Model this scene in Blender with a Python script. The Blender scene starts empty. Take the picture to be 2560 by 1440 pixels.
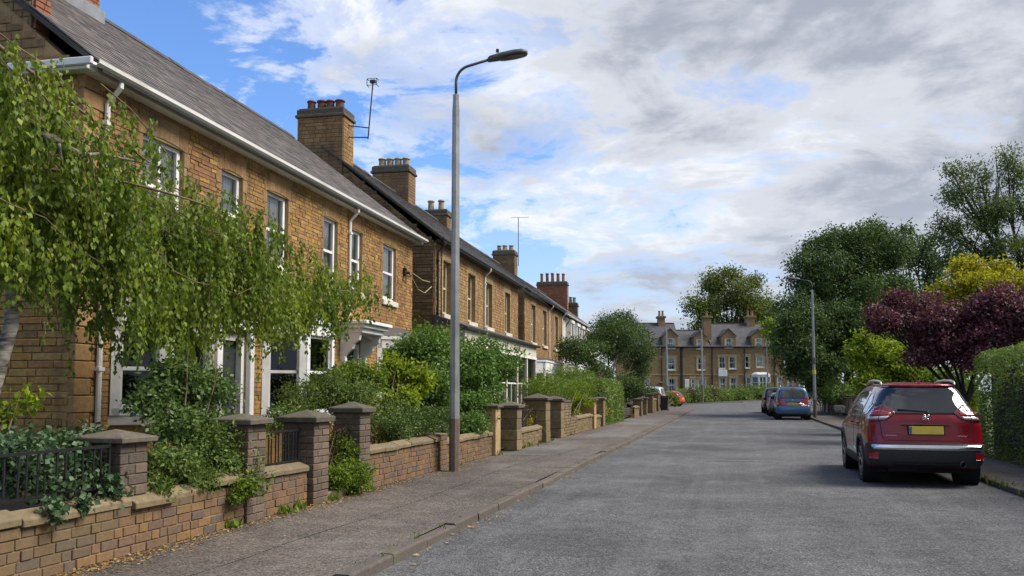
import bpy, bmesh, math, random
import numpy as np
from mathutils import Vector, Matrix
from mathutils.bvhtree import BVHTree

SC = bpy.context.scene
C = SC.collection
RND = random.Random(11)
NP = np.random.default_rng(5)
rad = math.radians

# ------------------------------------------------------------------ camera
FPX, HOR, EYE = 2200.0, 976.0, 1.55
YAW = 14.04
cam = bpy.data.cameras.new('camera')
cam.sensor_width = 36.0
cam.lens = FPX / 2560 * 36
PITCH = 4.0                   # the camera looks up a little; the rest is lens shift
cam.shift_y = (256 - FPX * math.tan(rad(PITCH))) / 2560
cam.clip_start = 0.1
cam.clip_end = 6000
camo = bpy.data.objects.new('camera', cam)
camo.location = (0, 0, EYE)
camo.rotation_euler = (rad(90 + PITCH), 0, rad(YAW))
C.objects.link(camo)
SC.camera = camo

# ------------------------------------------------------------------ sky
SUN_EL, SUN_AZ = 50.0, 80.0          # azimuth clockwise from the street direction (+Y)
world = bpy.data.worlds.new('World')
SC.world = world
world.use_nodes = True
wt = world.node_tree
wt.nodes.clear()


def wn(kind, **kw):
    n = wt.nodes.new(kind)
    for k, v in kw.items():
        setattr(n, k, v)
    return n


def wmath(op, a, b=None, clamp=False):
    n = wn('ShaderNodeMath', operation=op, use_clamp=clamp)
    for i, v in enumerate((a, b)):
        if v is None:
            continue
        if isinstance(v, (int, float)):
            n.inputs[i].default_value = v
        else:
            wt.links.new(v, n.inputs[i])
    return n.outputs[0]


def wramp(sock, stops, interp='EASE'):
    n = wn('ShaderNodeValToRGB')
    n.color_ramp.interpolation = interp
    e = n.color_ramp.elements
    while len(e) < len(stops):
        e.new(0.5)
    for el, (p, c) in zip(e, stops):
        el.position = p
        el.color = (c[0], c[1], c[2], 1) if not isinstance(c, (int, float)) else (c, c, c, 1)
    wt.links.new(sock, n.inputs[0])
    return n.outputs[0]


wo = wn('ShaderNodeOutputWorld')
bg = wn('ShaderNodeBackground')
bg.inputs['Strength'].default_value = 0.1
wt.links.new(bg.outputs[0], wo.inputs[0])
sky = wn('ShaderNodeTexSky', sky_type='NISHITA')
sky.sun_disc = False
sky.sun_elevation = rad(SUN_EL)
sky.sun_rotation = rad(SUN_AZ)
sky.altitude = 50
sky.air_density = 1.0
sky.dust_density = 0.6
sky.ozone_density = 1.6
tc = wn('ShaderNodeTexCoord')
sep = wn('ShaderNodeSeparateXYZ')
wt.links.new(tc.outputs['Generated'], sep.inputs[0])
dx, dy, dz = sep.outputs
den = wmath('ADD', wmath('MAXIMUM', dz, 0.0), 0.20)
cmb = wn('ShaderNodeCombineXYZ')
wt.links.new(wmath('DIVIDE', dx, den), cmb.inputs[0])
wt.links.new(wmath('DIVIDE', dy, den), cmb.inputs[1])


def wnoise(scale, detail, rough, dist, off):
    mp = wn('ShaderNodeMapping')
    mp.inputs['Location'].default_value = off
    wt.links.new(cmb.outputs[0], mp.inputs['Vector'])
    n = wn('ShaderNodeTexNoise')
    n.inputs['Scale'].default_value = scale
    n.inputs['Detail'].default_value = detail
    n.inputs['Roughness'].default_value = rough
    n.inputs['Distortion'].default_value = dist
    wt.links.new(mp.outputs[0], n.inputs['Vector'])
    return n.outputs[0]


CLO = (-15.5, -7.7, 0.0)
n_big = wnoise(0.75, 3.0, 0.5, 0.2, CLO)
n_fine = wnoise(3.3, 10.0, 0.64, 0.35, CLO)
# the cloud field is thinner towards the left (west) side of the street and closes in to the right
side = wmath('ADD', wmath('MULTIPLY', dx, 1.05), 0.26)
cov = wmath('ADD', wmath('ADD', wmath('MULTIPLY', n_big, 0.44), wmath('MULTIPLY', n_fine, 0.76)), wmath('MULTIPLY', side, 0.42))
mask = wramp(cov, [(0.525, 0.0), (0.60, 0.55), (0.69, 1.0)])
# cloud bodies: bright rims, grey thick bellies
n_b2 = wnoise(1.5, 8.0, 0.58, 0.35, (-15.5, -7.7, 5.0))
thick = wmath('ADD', wmath('ADD', wmath('MULTIPLY', n_b2, 0.70), wmath('MULTIPLY', n_fine, 0.40)), wmath('MULTIPLY', side, 0.40))
ccol = wramp(thick, [(0.38, (4.15, 4.17, 4.22)), (0.53, (3.7, 3.76, 3.9)), (0.62, (2.65, 2.76, 3.02)), (0.76, (1.5, 1.63, 1.95))])
mixn = wn('ShaderNodeMix', data_type='RGBA')
wt.links.new(mask, mixn.inputs[0])
skg = wn('ShaderNodeMix', data_type='RGBA', blend_type='MULTIPLY')
skg.inputs[0].default_value = 1.0
skg.inputs[7].default_value = (0.47, 0.62, 0.84, 1)
wt.links.new(sky.outputs[0], skg.inputs[6])
wt.links.new(skg.outputs[2], mixn.inputs[6])
wt.links.new(ccol, mixn.inputs[7])
# pale haze low on the horizon, all the way round
hz = wn('ShaderNodeMix', data_type='RGBA')
wt.links.new(wramp(dz, [(0.0, 0.72), (0.10, 0.38), (0.26, 0.0)]), hz.inputs[0])
wt.links.new(mixn.outputs[2], hz.inputs[6])
hz.inputs[7].default_value = (2.35, 2.58, 3.0, 1)
wt.links.new(hz.outputs[2], bg.inputs['Color'])

# ------------------------------------------------------------------ sun (veiled by cloud)
sl = bpy.data.lights.new('sun', 'SUN')
sl.energy = 2.1
sl.angle = rad(32)
sl.color = (1.0, 0.93, 0.82)
so = bpy.data.objects.new('sun', sl)
sd = Vector((math.sin(rad(SUN_AZ)) * math.cos(rad(SUN_EL)), math.cos(rad(SUN_AZ)) * math.cos(rad(SUN_EL)), math.sin(rad(SUN_EL))))
so.rotation_euler = (-sd).to_track_quat('-Z', 'Y').to_euler()
so.location = sd * 50
C.objects.link(so)

SC.view_settings.view_transform = 'Standard'
SC.view_settings.look = 'None'
SC.view_settings.exposure = 1.45
SC.view_settings.gamma = 1.0
SC.view_settings.use_curve_mapping = False
SC.cycles.max_bounces = 6
SC.cycles.transparent_max_bounces = 12
SC.cycles.use_denoising = True
SC.cycles.caustics_reflective = False
SC.cycles.caustics_refractive = False

# ------------------------------------------------------------------ view geometry helpers
CY, SY = math.cos(rad(YAW)), math.sin(rad(YAW))


def at(px, py, depth):
    """photo pixel at a camera depth -> world point"""
    X = (px - 1280) / FPX * depth
    return Vector((X * CY - depth * SY, X * SY + depth * CY, EYE + (HOR - py) / FPX * depth))


def atx(px, py, x):
    """photo pixel on the vertical plane world x -> world point"""
    k = (px - 1280) / FPX
    return at(px, py, x / (k * CY - SY))


def depth_of(p):
    return p[1] * CY - p[0] * SY


def pix(p):
    d = depth_of(p)
    if d < 0.3:
        return None
    X = p[0] * CY + p[1] * SY
    return 1280 + X / d * FPX, HOR - (p[2] - EYE) / d * FPX


# ------------------------------------------------------------------ materials
MATS = {}


def new_mat(name):
    m = bpy.data.materials.new(name)
    m.use_nodes = True
    nt = m.node_tree
    nt.nodes.clear()
    out = nt.nodes.new('ShaderNodeOutputMaterial')
    bs = nt.nodes.new('ShaderNodeBsdfPrincipled')
    nt.links.new(bs.outputs[0], out.inputs[0])
    MATS[name] = m
    return m, nt, bs, out


def nd(nt, kind, **kw):
    n = nt.nodes.new(kind)
    for k, v in kw.items():
        setattr(n, k, v)
    return n


def nmath(nt, op, a, b=None, clamp=False):
    n = nd(nt, 'ShaderNodeMath', operation=op, use_clamp=clamp)
    for i, v in enumerate((a, b)):
        if v is None:
            continue
        if isinstance(v, (int, float)):
            n.inputs[i].default_value = v
        else:
            nt.links.new(v, n.inputs[i])
    return n.outputs[0]


def nnoise(nt, scale, detail=4, rough=0.55, vec=None, dist=0.0, coord='Object'):
    n = nd(nt, 'ShaderNodeTexNoise')
    n.inputs['Scale'].default_value = scale
    n.inputs['Detail'].default_value = detail
    n.inputs['Roughness'].default_value = rough
    n.inputs['Distortion'].default_value = dist
    if vec is None:
        t = nd(nt, 'ShaderNodeTexCoord')
        vec = t.outputs[coord]
    nt.links.new(vec, n.inputs['Vector'])
    return n.outputs[0]


def nramp(nt, sock, stops, interp='LINEAR'):
    n = nd(nt, 'ShaderNodeValToRGB')
    n.color_ramp.interpolation = interp
    e = n.color_ramp.elements
    while len(e) < len(stops):
        e.new(0.5)
    for el, (p, c) in zip(e, stops):
        el.position = p
        el.color = (c, c, c, 1) if isinstance(c, (int, float)) else (c[0], c[1], c[2], 1)
    nt.links.new(sock, n.inputs[0])
    return n.outputs[0]


def nmix(nt, fac, a, b, blend='MIX'):
    n = nd(nt, 'ShaderNodeMix', data_type='RGBA', blend_type=blend)
    for i, v in ((0, fac), (6, a), (7, b)):
        if isinstance(v, (int, float)):
            n.inputs[i].default_value = v
        elif isinstance(v, (tuple, list)):
            n.inputs[i].default_value = (v[0], v[1], v[2], 1)
        else:
            nt.links.new(v, n.inputs[i])
    return n.outputs[2]


def nbump(nt, bs, height, strength=0.3, dist=0.01):
    b = nd(nt, 'ShaderNodeBump')
    b.inputs['Strength'].default_value = strength
    b.inputs['Distance'].default_value = dist
    nt.links.new(height, b.inputs['Height'])
    nt.links.new(b.outputs[0], bs.inputs['Normal'])


def wpos(nt):
    return nd(nt, 'ShaderNodeNewGeometry').outputs['Position']


def m_plain(name, col, rough=0.6, metal=0.0, var=0.25, scale=6.0, bump=0.0, coat=0.0, spec=0.5, dirt=None, bscale=None):
    m, nt, bs, out = new_mat(name)
    p = wpos(nt)
    n = nnoise(nt, scale, 5, 0.6, p)
    lo = tuple(c * (1 - var) for c in col)
    hi = tuple(min(1, c * (1 + var * 0.6)) for c in col)
    c = nramp(nt, n, [(0.3, lo), (0.7, hi)])
    if dirt:
        n2 = nnoise(nt, scale * 0.35, 6, 0.65, p)
        c = nmix(nt, nramp(nt, n2, [(0.48, 0.0), (0.66, 0.75)]), c, dirt)
    nt.links.new(c, bs.inputs['Base Color'])
    bs.inputs['Roughness'].default_value = rough
    bs.inputs['Metallic'].default_value = metal
    bs.inputs['Coat Weight'].default_value = coat
    bs.inputs['Coat Roughness'].default_value = 0.03
    bs.inputs['Specular IOR Level'].default_value = spec
    if bump:
        nbump(nt, bs, nnoise(nt, bscale or scale * 8, 4, 0.6, p), bump, 0.01)
    return m


def m_vary(name, cols, rough=0.85, mott=0.35, scale=18.0, bump=0.5, stain=None, stain_scale=0.7, moss=None, streak=None):
    """pieces (bricks, stones, slates): each piece takes its own colour, plus mottling"""
    m, nt, bs, out = new_mat(name)
    g = nd(nt, 'ShaderNodeNewGeometry')
    oi = nd(nt, 'ShaderNodeObjectInfo')
    r = nmath(nt, 'FRACT', nmath(nt, 'ADD', nmath(nt, 'MULTIPLY', g.outputs['Random Per Island'], 7.31), nmath(nt, 'MULTIPLY', oi.outputs['Random'], 5.77)))
    k = len(cols)
    c = nramp(nt, r, [((i + 0.5) / k, cl) for i, cl in enumerate(cols)])
    p = g.outputs['Position']
    n = nnoise(nt, scale, 6, 0.65, p)
    c = nmix(nt, 1.0, c, nramp(nt, n, [(0.25, 1 - mott), (0.75, 1 + mott * 0.5)]), 'MULTIPLY')
    if stain:
        n2 = nnoise(nt, stain_scale, 5, 0.6, p)
        c = nmix(nt, nramp(nt, n2, [(0.50, 0.0), (0.70, 0.8)]), c, stain)
    if streak:
        mp = nd(nt, 'ShaderNodeMapping')
        mp.inputs['Scale'].default_value = (2.2, 2.2, 0.35)
        nt.links.new(p, mp.inputs[0])
        n4 = nnoise(nt, 1.4, 6, 0.65, mp.outputs[0])
        c = nmix(nt, nramp(nt, n4, [(0.54, 0.0), (0.70, 0.7)]), c, streak)
    if moss:
        n3 = nnoise(nt, 2.3, 6, 0.7, p)
        c = nmix(nt, nramp(nt, n3, [(0.56, 0.0), (0.72, 0.7)]), c, moss)
    nt.links.new(c, bs.inputs['Base Color'])
    bs.inputs['Roughness'].default_value = rough
    bs.inputs['Specular IOR Level'].default_value = 0.3
    nbump(nt, bs, nnoise(nt, scale * 2.2, 5, 0.65, p), bump, 0.012)
    return m


def m_leaf(name, cols, rough=0.5, trans=0.3, gloss=0.35):
    trans = min(.5, trans * 1.25)
    m, nt, bs, out = new_mat(name)
    a = nd(nt, 'ShaderNodeAttribute', attribute_name='tint')
    k = len(cols)
    c = nramp(nt, a.outputs['Fac'], [((i + 0.5) / k, cl) for i, cl in enumerate(cols)])
    nt.links.new(c, bs.inputs['Base Color'])
    bs.inputs['Roughness'].default_value = rough + 0.1
    bs.inputs['Specular IOR Level'].default_value = gloss * 0.55
    tr = nd(nt, 'ShaderNodeBsdfTranslucent')
    nt.links.new(nmix(nt, 1.0, c, (1.25, 1.2, 0.6), 'MULTIPLY'), tr.inputs[0])
    ms = nd(nt, 'ShaderNodeMixShader')
    ms.inputs[0].default_value = trans
    nt.links.new(bs.outputs[0], ms.inputs[1])
    nt.links.new(tr.outputs[0], ms.inputs[2])
    nt.links.new(ms.outputs[0], out.inputs[0])
    return m


def m_pane(name, refl=0.22, tint=(0.75, 0.8, 0.8)):
    """window glass: see-through with a clear reflection"""
    m, nt, bs, out = new_mat(name)
    nt.nodes.remove(bs)
    t = nd(nt, 'ShaderNodeBsdfTransparent')
    t.inputs[0].default_value = (*tint, 1)
    g = nd(nt, 'ShaderNodeBsdfGlossy')
    g.inputs['Roughness'].default_value = 0.02
    g.inputs['Color'].default_value = (0.9, 0.93, 0.95, 1)
    bw = nd(nt, 'ShaderNodeBump')
    bw.inputs['Strength'].default_value = 0.12
    bw.inputs['Distance'].default_value = 0.05
    nt.links.new(nnoise(nt, 2.2, 2, 0.5, wpos(nt)), bw.inputs['Height'])
    nt.links.new(bw.outputs[0], g.inputs['Normal'])
    fr = nd(nt, 'ShaderNodeFresnel')
    fr.inputs[0].default_value = 1.5
    f = nmath(nt, 'ADD', nmath(nt, 'MULTIPLY', fr.outputs[0], 1.0), refl * 0.6, True)
    ms = nd(nt, 'ShaderNodeMixShader')
    nt.links.new(f, ms.inputs[0])
    nt.links.new(t.outputs[0], ms.inputs[1])
    nt.links.new(g.outputs[0], ms.inputs[2])
    nt.links.new(ms.outputs[0], out.inputs[0])
    return m


# stone and brick
m_vary('ironstone', [(.37, .215, .07), (.44, .27, .092), (.30, .175, .066), (.47, .305, .11), (.34, .17, .07), (.41, .24, .07), (.22, .135, .066), (.38, .225, .08)], 0.92, 0.5, 12, 0.9, stain=(.20, .13, .065), stain_scale=0.55, streak=(.12, .085, .05))
m_vary('ironstone_red', [(.27, .14, .078), (.32, .175, .085), (.24, .12, .068), (.34, .20, .095), (.29, .15, .078)], 0.92, 0.45, 14, 0.8, stain=(.19, .12, .065), stain_scale=0.6, streak=(.13, .09, .055))
m_vary('ironstone_dark', [(.20, .135, .075), (.25, .17, .09), (.16, .11, .065), (.28, .185, .095), (.22, .135, .07), (.30, .21, .12)], 0.92, 0.45, 14, 0.6, stain=(.085, .07, .052), stain_scale=0.6)
m_vary('ironstone_tan', [(.31, .19, .085), (.37, .235, .11), (.27, .16, .072), (.345, .195, .082), (.30, .16, .075), (.39, .26, .13)], 0.9, 0.38, 14, 0.5, stain=(.15, .11, .075), stain_scale=0.5, streak=(.10, .075, .05))
m_vary('brick_brown', [(.20, .118, .07), (.17, .105, .068), (.22, .13, .07), (.14, .095, .075), (.25, .15, .066), (.19, .118, .075), (.115, .098, .09), (.185, .115, .07), (.22, .13, .078), (.175, .118, .078)], 0.88, 0.35, 22, 0.4, stain=(.13, .105, .06), stain_scale=1.1)
m_vary('brick_grey', [(.115, .09, .075), (.145, .11, .09), (.17, .125, .10), (.10, .082, .07), (.20, .145, .11)], 0.9, 0.35, 22, 0.4, stain=(.075, .065, .045), stain_scale=1.4)
m_vary('brick_orange', [(.33, .135, .075), (.29, .11, .065), (.37, .17, .09), (.24, .10, .065), (.32, .15, .085)], 0.88, 0.35, 18, 0.4, stain=(.2, .09, .05))
m_vary('slate', [(.10, .092, .095), (.15, .138, .138), (.085, .08, .085), (.18, .16, .155), (.125, .112, .11), (.21, .185, .175)], 0.7, 0.3, 9, 0.25, stain=(.15, .13, .11), stain_scale=0.8)
m_vary('slate_dark', [(.06, .058, .062), (.075, .07, .075), (.05, .05, .055), (.09, .084, .086), (.068, .062, .064)], 0.6, 0.3, 9, 0.25, stain=(.11, .10, .09), stain_scale=0.7)
m_vary('coping', [(.20, .155, .095), (.235, .185, .115), (.175, .14, .09), (.215, .165, .10)], 0.92, 0.4, 16, 0.5, stain=(.15, .125, .07), stain_scale=1.6)
m_vary('cap_stone', [(.12, .105, .085), (.15, .13, .10), (.105, .092, .075)], 0.92, 0.4, 14, 0.5, stain=(.085, .085, .05), stain_scale=2.0)
m_vary('pale_stone', [(.40, .28, .14), (.45, .33, .18), (.36, .24, .12), (.42, .31, .17)], 0.9, 0.3, 10, 0.35, stain=(.23, .165, .1), stain_scale=0.9)
m_vary('pier_stone', [(.21, .155, .09), (.25, .19, .11), (.17, .13, .08), (.23, .16, .085)], 0.92, 0.42, 12, 0.5, stain=(.10, .095, .05), stain_scale=1.3, moss=(.11, .12, .03))
m_plain('mortar', (.27, .19, .10), 0.95, var=0.3, scale=9, bump=0.4)
m_plain('mortar_dark', (.14, .11, .075), 0.95, var=0.35, scale=9, bump=0.4)
m_plain('underlay', (.05, .048, .05), 0.9)
m_plain('lead', (.26, .28, .31), 0.55, metal=0.25, var=0.25, scale=5)
m_plain('white_paint', (.80, .81, .82), 0.45, var=0.10, scale=3, dirt=(.55, .54, .50))
m_plain('white_plastic', (.74, .74, .73), 0.35, var=0.08, scale=2, dirt=(.50, .48, .43))
m_plain('cream_paint', (.62, .53, .36), 0.5, var=0.12, scale=3, dirt=(.5, .42, .28))
m_plain('white_stone', (.62, .59, .52), 0.75, var=0.14, scale=5, dirt=(.42, .38, .30), bump=0.1)
m_plain('black_plastic', (.018, .018, .02), 0.35, var=0.2)
m_plain('black_iron', (.02, .02, .022), 0.45, metal=0.3, var=0.4, scale=30, bump=0.1)
m_plain('pot_red', (.15, .06, .045), 0.85, var=0.35, scale=8, bump=0.2, dirt=(.10, .07, .06))
m_plain('pot_buff', (.36, .28, .18), 0.85, var=0.3, scale=8, bump=0.2, dirt=(.22, .17, .12))
m_plain('pot_orange', (.27, .13, .075), 0.85, var=0.3, scale=8, bump=0.2)
m_plain('aerial', (.05, .05, .055), 0.4, metal=0.6)
m_plain('room', (.030, .028, .026), 0.9, var=0.4, scale=1.2)  # near-black colour stands in for the shade of the rooms
m_plain('curtain', (.82, .82, .80), 0.9, var=0.12, scale=3)
m_plain('grey_curtain', (.33, .34, .35), 0.9, var=0.12, scale=3)
m_plain('door_dark', (.045, .05, .055), 0.4)
m_plain('soil', (.045, .033, .022), 0.95, var=0.5, scale=5, bump=0.6)
m_plain('lawn', (.05, .075, .02), 0.9, var=0.4, scale=1.5, bump=0.6)
m_plain('galvanised', (.34, .35, .36), 0.45, metal=0.55, var=0.22, scale=5, dirt=(.24, .25, .26))
m_plain('post_base', (.17, .13, .11), 0.6, metal=0.2, var=0.35, scale=7, bump=0.15)
m_plain('lamp_grey', (.10, .105, .11), 0.5, metal=0.2, var=0.2)
m_plain('lamp_glass', (.14, .135, .11), 0.15, var=0.2)
m_plain('sticker_yellow', (.75, .65, .02), 0.5, var=0.05)
m_plain('leaf_cable', (.36, .33, .12), 0.6)
m_plain('bark', (.075, .058, .043), 0.92, var=0.5, scale=9, bump=0.8)
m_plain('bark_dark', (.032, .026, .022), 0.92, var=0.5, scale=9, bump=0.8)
m_plain('twig', (.17, .12, .075), 0.85, var=0.4, scale=12)
m_pane('pane_glass', 0.16, (.93, .95, .95))
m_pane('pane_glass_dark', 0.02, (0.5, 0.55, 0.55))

# birch bark: its own dark patches, with shade added into the colour
m, nt, bs, out = new_mat('birch_bark')
p = wpos(nt)
mp = nd(nt, 'ShaderNodeMapping')
mp.inputs['Scale'].default_value = (4, 4, 22)
nt.links.new(p, mp.inputs[0])
n1 = nnoise(nt, 1.0, 6, 0.65, mp.outputs[0])
c = nramp(nt, n1, [(0.36, (.03, .027, .024)), (0.47, (.13, .12, .10)), (0.58, (.27, .25, .21)), (0.8, (.36, .34, .29))])
n2 = nnoise(nt, 1.6, 5, 0.6, p)
c = nmix(nt, nramp(nt, n2, [(0.52, 0), (0.62, 0.9)]), c, (.06, .055, .045))
nt.links.new(c, bs.inputs['Base Color'])
bs.inputs['Roughness'].default_value = 0.8
nbump(nt, bs, n1, 0.5, 0.02)

# leaves
m_leaf('leaf_birch', [(.065, .115, .02), (.115, .18, .028), (.17, .24, .036), (.23, .31, .044), (.33, .40, .06)], 0.42, 0.34, 0.5)
m_leaf('leaf_dark', [(.05, .095, .025), (.074, .13, .034), (.105, .17, .044), (.15, .22, .068)], 0.4, 0.22, 0.5)
m_leaf('leaf_shrub', [(.055, .10, .024), (.09, .145, .034), (.13, .19, .044), (.18, .25, .07)], 0.45, 0.26, 0.45)
m_leaf('leaf_laurel', [(.055, .12, .024), (.082, .165, .034), (.12, .215, .045), (.165, .28, .06)], 0.35, 0.24, 0.55)
m_leaf('leaf_bright', [(.10, .16, .015), (.16, .23, .018), (.22, .30, .022), (.28, .36, .03)], 0.45, 0.34, 0.4)
m_leaf('leaf_lime', [(.07, .13, .018), (.11, .18, .022), (.15, .23, .03), (.20, .28, .04)], 0.5, 0.32, 0.35)
m_leaf('leaf_ivy', [(.03, .065, .028), (.05, .10, .042), (.08, .14, .065), (.13, .19, .10)], 0.38, 0.15, 0.55)
m_leaf('leaf_yellow', [(.35, .28, .02), (.48, .38, .03), (.30, .28, .03), (.55, .42, .04)], 0.5, 0.3, 0.3)
m_leaf('leaf_gold', [(.18, .19, .016), (.27, .27, .02), (.35, .33, .025), (.43, .40, .035)], 0.5, 0.34, 0.3)
m_leaf('leaf_purple', [(.058, .02, .036), (.095, .028, .05), (.135, .04, .065), (.11, .055, .065), (.19, .085, .10)], 0.42, 0.22, 0.5)
m_leaf('leaf_tree', [(.036, .072, .026), (.055, .10, .033), (.08, .13, .042), (.12, .175, .06)], 0.5, 0.24, 0.4)
m_leaf('leaf_ash', [(.065, .10, .04), (.09, .135, .05), (.125, .175, .06), (.165, .21, .082)], 0.5, 0.3, 0.35)
m_leaf('leaf_far', [(.075, .105, .035), (.105, .14, .042), (.15, .185, .05), (.20, .225, .055)], 0.55, 0.3, 0.3)
m_leaf('leaf_hedge', [(.085, .145, .036), (.12, .19, .045), (.16, .24, .058), (.22, .31, .085)], 0.45, 0.25, 0.45)
m_leaf('leaf_litter', [(.16, .085, .03), (.26, .15, .05), (.34, .24, .10), (.10, .055, .025), (.42, .32, .15)], 0.8, 0.05, 0.2)
m_leaf('leaf_red', [(.35, .02, .03), (.45, .03, .04), (.3, .02, .03)], 0.5, 0.3, 0.3)
m_leaf('grass_blade', [(.06, .10, .02), (.10, .15, .03), (.15, .20, .045), (.22, .23, .07)], 0.6, 0.3, 0.2)
m_leaf('leaf_brown', [(.07, .04, .03), (.10, .06, .045), (.15, .10, .08)], 0.7, 0.15, 0.2)


def surface_mat(name, base, agg, wear, strength, streak=0.0):
    """bitumen: visible stone chips, worn pale patches, darker damp patches"""
    m, nt, bs, out = new_mat(name)
    p = wpos(nt)
    v = nd(nt, 'ShaderNodeTexVoronoi')
    v.inputs['Scale'].default_value = 62
    nt.links.new(p, v.inputs['Vector'])
    chips = nramp(nt, v.outputs['Color'], [(0.2, 0.5), (0.55, 0.92), (0.85, 1.75)])
    fine = nnoise(nt, 150, 3, 0.7, p)
    mid = nnoise(nt, 3.0, 6, 0.68, p)
    big = nnoise(nt, 0.35, 5, 0.6, p)
    c = nmix(nt, nramp(nt, mid, [(0.32, 0), (0.68, 1)]), base, agg)
    c = nmix(nt, 1.0, c, chips, 'MULTIPLY')
    c = nmix(nt, 1.0, c, nramp(nt, fine, [(0.3, 0.7), (0.7, 1.3)]), 'MULTIPLY')
    c = nmix(nt, 1.0, c, nramp(nt, big, [(0.32, 0.62), (0.68, 1.30)]), 'MULTIPLY')
    mp = nd(nt, 'ShaderNodeMapping')
    mp.inputs['Scale'].default_value = (1.9, 0.035, 1)
    nt.links.new(p, mp.inputs[0])
    st = nnoise(nt, 1.3, 6, 0.62, mp.outputs[0])
    c = nmix(nt, nramp(nt, st, [(0.52, 0.0), (0.74, streak)]), c, wear)
    pt = nnoise(nt, 0.8, 7, 0.72, p, 0.4)
    c = nmix(nt, nramp(nt, pt, [(0.52, 0.0), (0.68, 0.5)]), c, wear)
    nt.links.new(c, bs.inputs['Base Color'])
    bs.inputs['Roughness'].default_value = 0.82
    bs.inputs['Specular IOR Level'].default_value = 0.35
    hgt = nmath(nt, 'ADD', v.outputs['Distance'], nmath(nt, 'MULTIPLY', fine, 0.6))
    nbump(nt, bs, hgt, strength, 0.012)
    return m


surface_mat('asphalt', (.076, .077, .081), (.104, .105, .109), (.17, .175, .183), 0.6, 0.32)
surface_mat('asphalt_scuff', (.13, .132, .136), (.16, .162, .166), (.2, .2, .21), 0.5, 0.3)
surface_mat('footway', (.082, .069, .061), (.115, .098, .087), (.19, .175, .165), 0.35, 0.3)
surface_mat('footway_patch', (.105, .09, .084), (.135, .117, .11), (.2, .185, .17), 0.35, 0.2)
surface_mat('footway_grey', (.108, .10, .094), (.135, .125, .118), (.22, .21, .2), 0.25, 0.2)
m_vary('kerb_stone', [(.115, .10, .09), (.14, .122, .108), (.10, .088, .08), (.13, .11, .096)], 0.9, 0.35, 20, 0.4, stain=(.11, .095, .075), stain_scale=1.5, moss=(.12, .13, .05))


def brick_tex_mat(name, c1, c2, mortar, bw, bh, tint):
    """stonework too far off to pick the pieces apart"""
    m, nt, bs, out = new_mat(name)
    t = nd(nt, 'ShaderNodeTexCoord')
    s = nd(nt, 'ShaderNodeSeparateXYZ')
    nt.links.new(t.outputs['Object'], s.inputs[0])
    cb = nd(nt, 'ShaderNodeCombineXYZ')
    nt.links.new(nmath(nt, 'ADD', s.outputs[0], s.outputs[1]), cb.inputs[0])
    nt.links.new(s.outputs[2], cb.inputs[1])
    b = nd(nt, 'ShaderNodeTexBrick')
    b.inputs['Color1'].default_value = (*c1, 1)
    b.inputs['Color2'].default_value = (*c2, 1)
    b.inputs['Mortar'].default_value = (*mortar, 1)
    b.inputs['Scale'].default_value = 1
    b.inputs['Brick Width'].default_value = bw
    b.inputs['Row Height'].default_value = bh
    b.inputs['Mortar Size'].default_value = 0.008
    b.inputs['Bias'].default_value = -0.1
    nt.links.new(cb.outputs[0], b.inputs['Vector'])
    n = nnoise(nt, 1.1, 6, 0.65, t.outputs['Object'])
    c = nmix(nt, nramp(nt, n, [(0.42, 0), (0.68, 0.75)]), b.outputs['Color'], tint)
    n2 = nnoise(nt, 9, 5, 0.65, t.outputs['Object'])
    c = nmix(nt, 1.0, c, nramp(nt, n2, [(0.25, 0.65), (0.75, 1.25)]), 'MULTIPLY')
    nt.links.new(c, bs.inputs['Base Color'])
    bs.inputs['Roughness'].default_value = 0.9
    nbump(nt, bs, b.outputs['Fac'], -0.5, 0.02)
    return m


brick_tex_mat('stone_far', (.33, .22, .11), (.27, .17, .085), (.24, .18, .11), 0.42, 0.16, (.21, .14, .08))
brick_tex_mat('stone_mid', (.27, .16, .07), (.21, .12, .055), (.18, .13, .08), 0.34, 0.13, (.15, .10, .06))
brick_tex_mat('slate_far', (.075, .075, .083), (.055, .056, .063), (.035, .035, .04), 0.3, 0.22, (.095, .092, .097))

# ------------------------------------------------------------------ object helpers
def tag(o, label=None, cat=None, group=None, kind=None):
    if label:
        o['label'] = label
    if cat:
        o['category'] = cat
    if group:
        o['group'] = group
    if kind:
        o['kind'] = kind
    return o


def link(name, data, parent=None, mat=None):
    o = bpy.data.objects.new(name, data)
    C.objects.link(o)
    if parent is not None:
        o.parent = parent
    if mat and data is not None and not data.materials:
        data.materials.append(MATS[mat])
    return o


def empty(name, loc, rz=0.0, label=None, cat=None, group=None):
    o = bpy.data.objects.new(name, None)
    o.empty_display_size = 0.2
    C.objects.link(o)
    o.location = loc
    o.rotation_euler = (0, 0, rz)
    return tag(o, label, cat, group)


def wm(o):
    """world matrix from the parent chain (no depsgraph update needed)"""
    m = Matrix.LocRotScale(o.location, o.rotation_euler, o.scale)
    return wm(o.parent) @ m if o.parent else m


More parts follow.
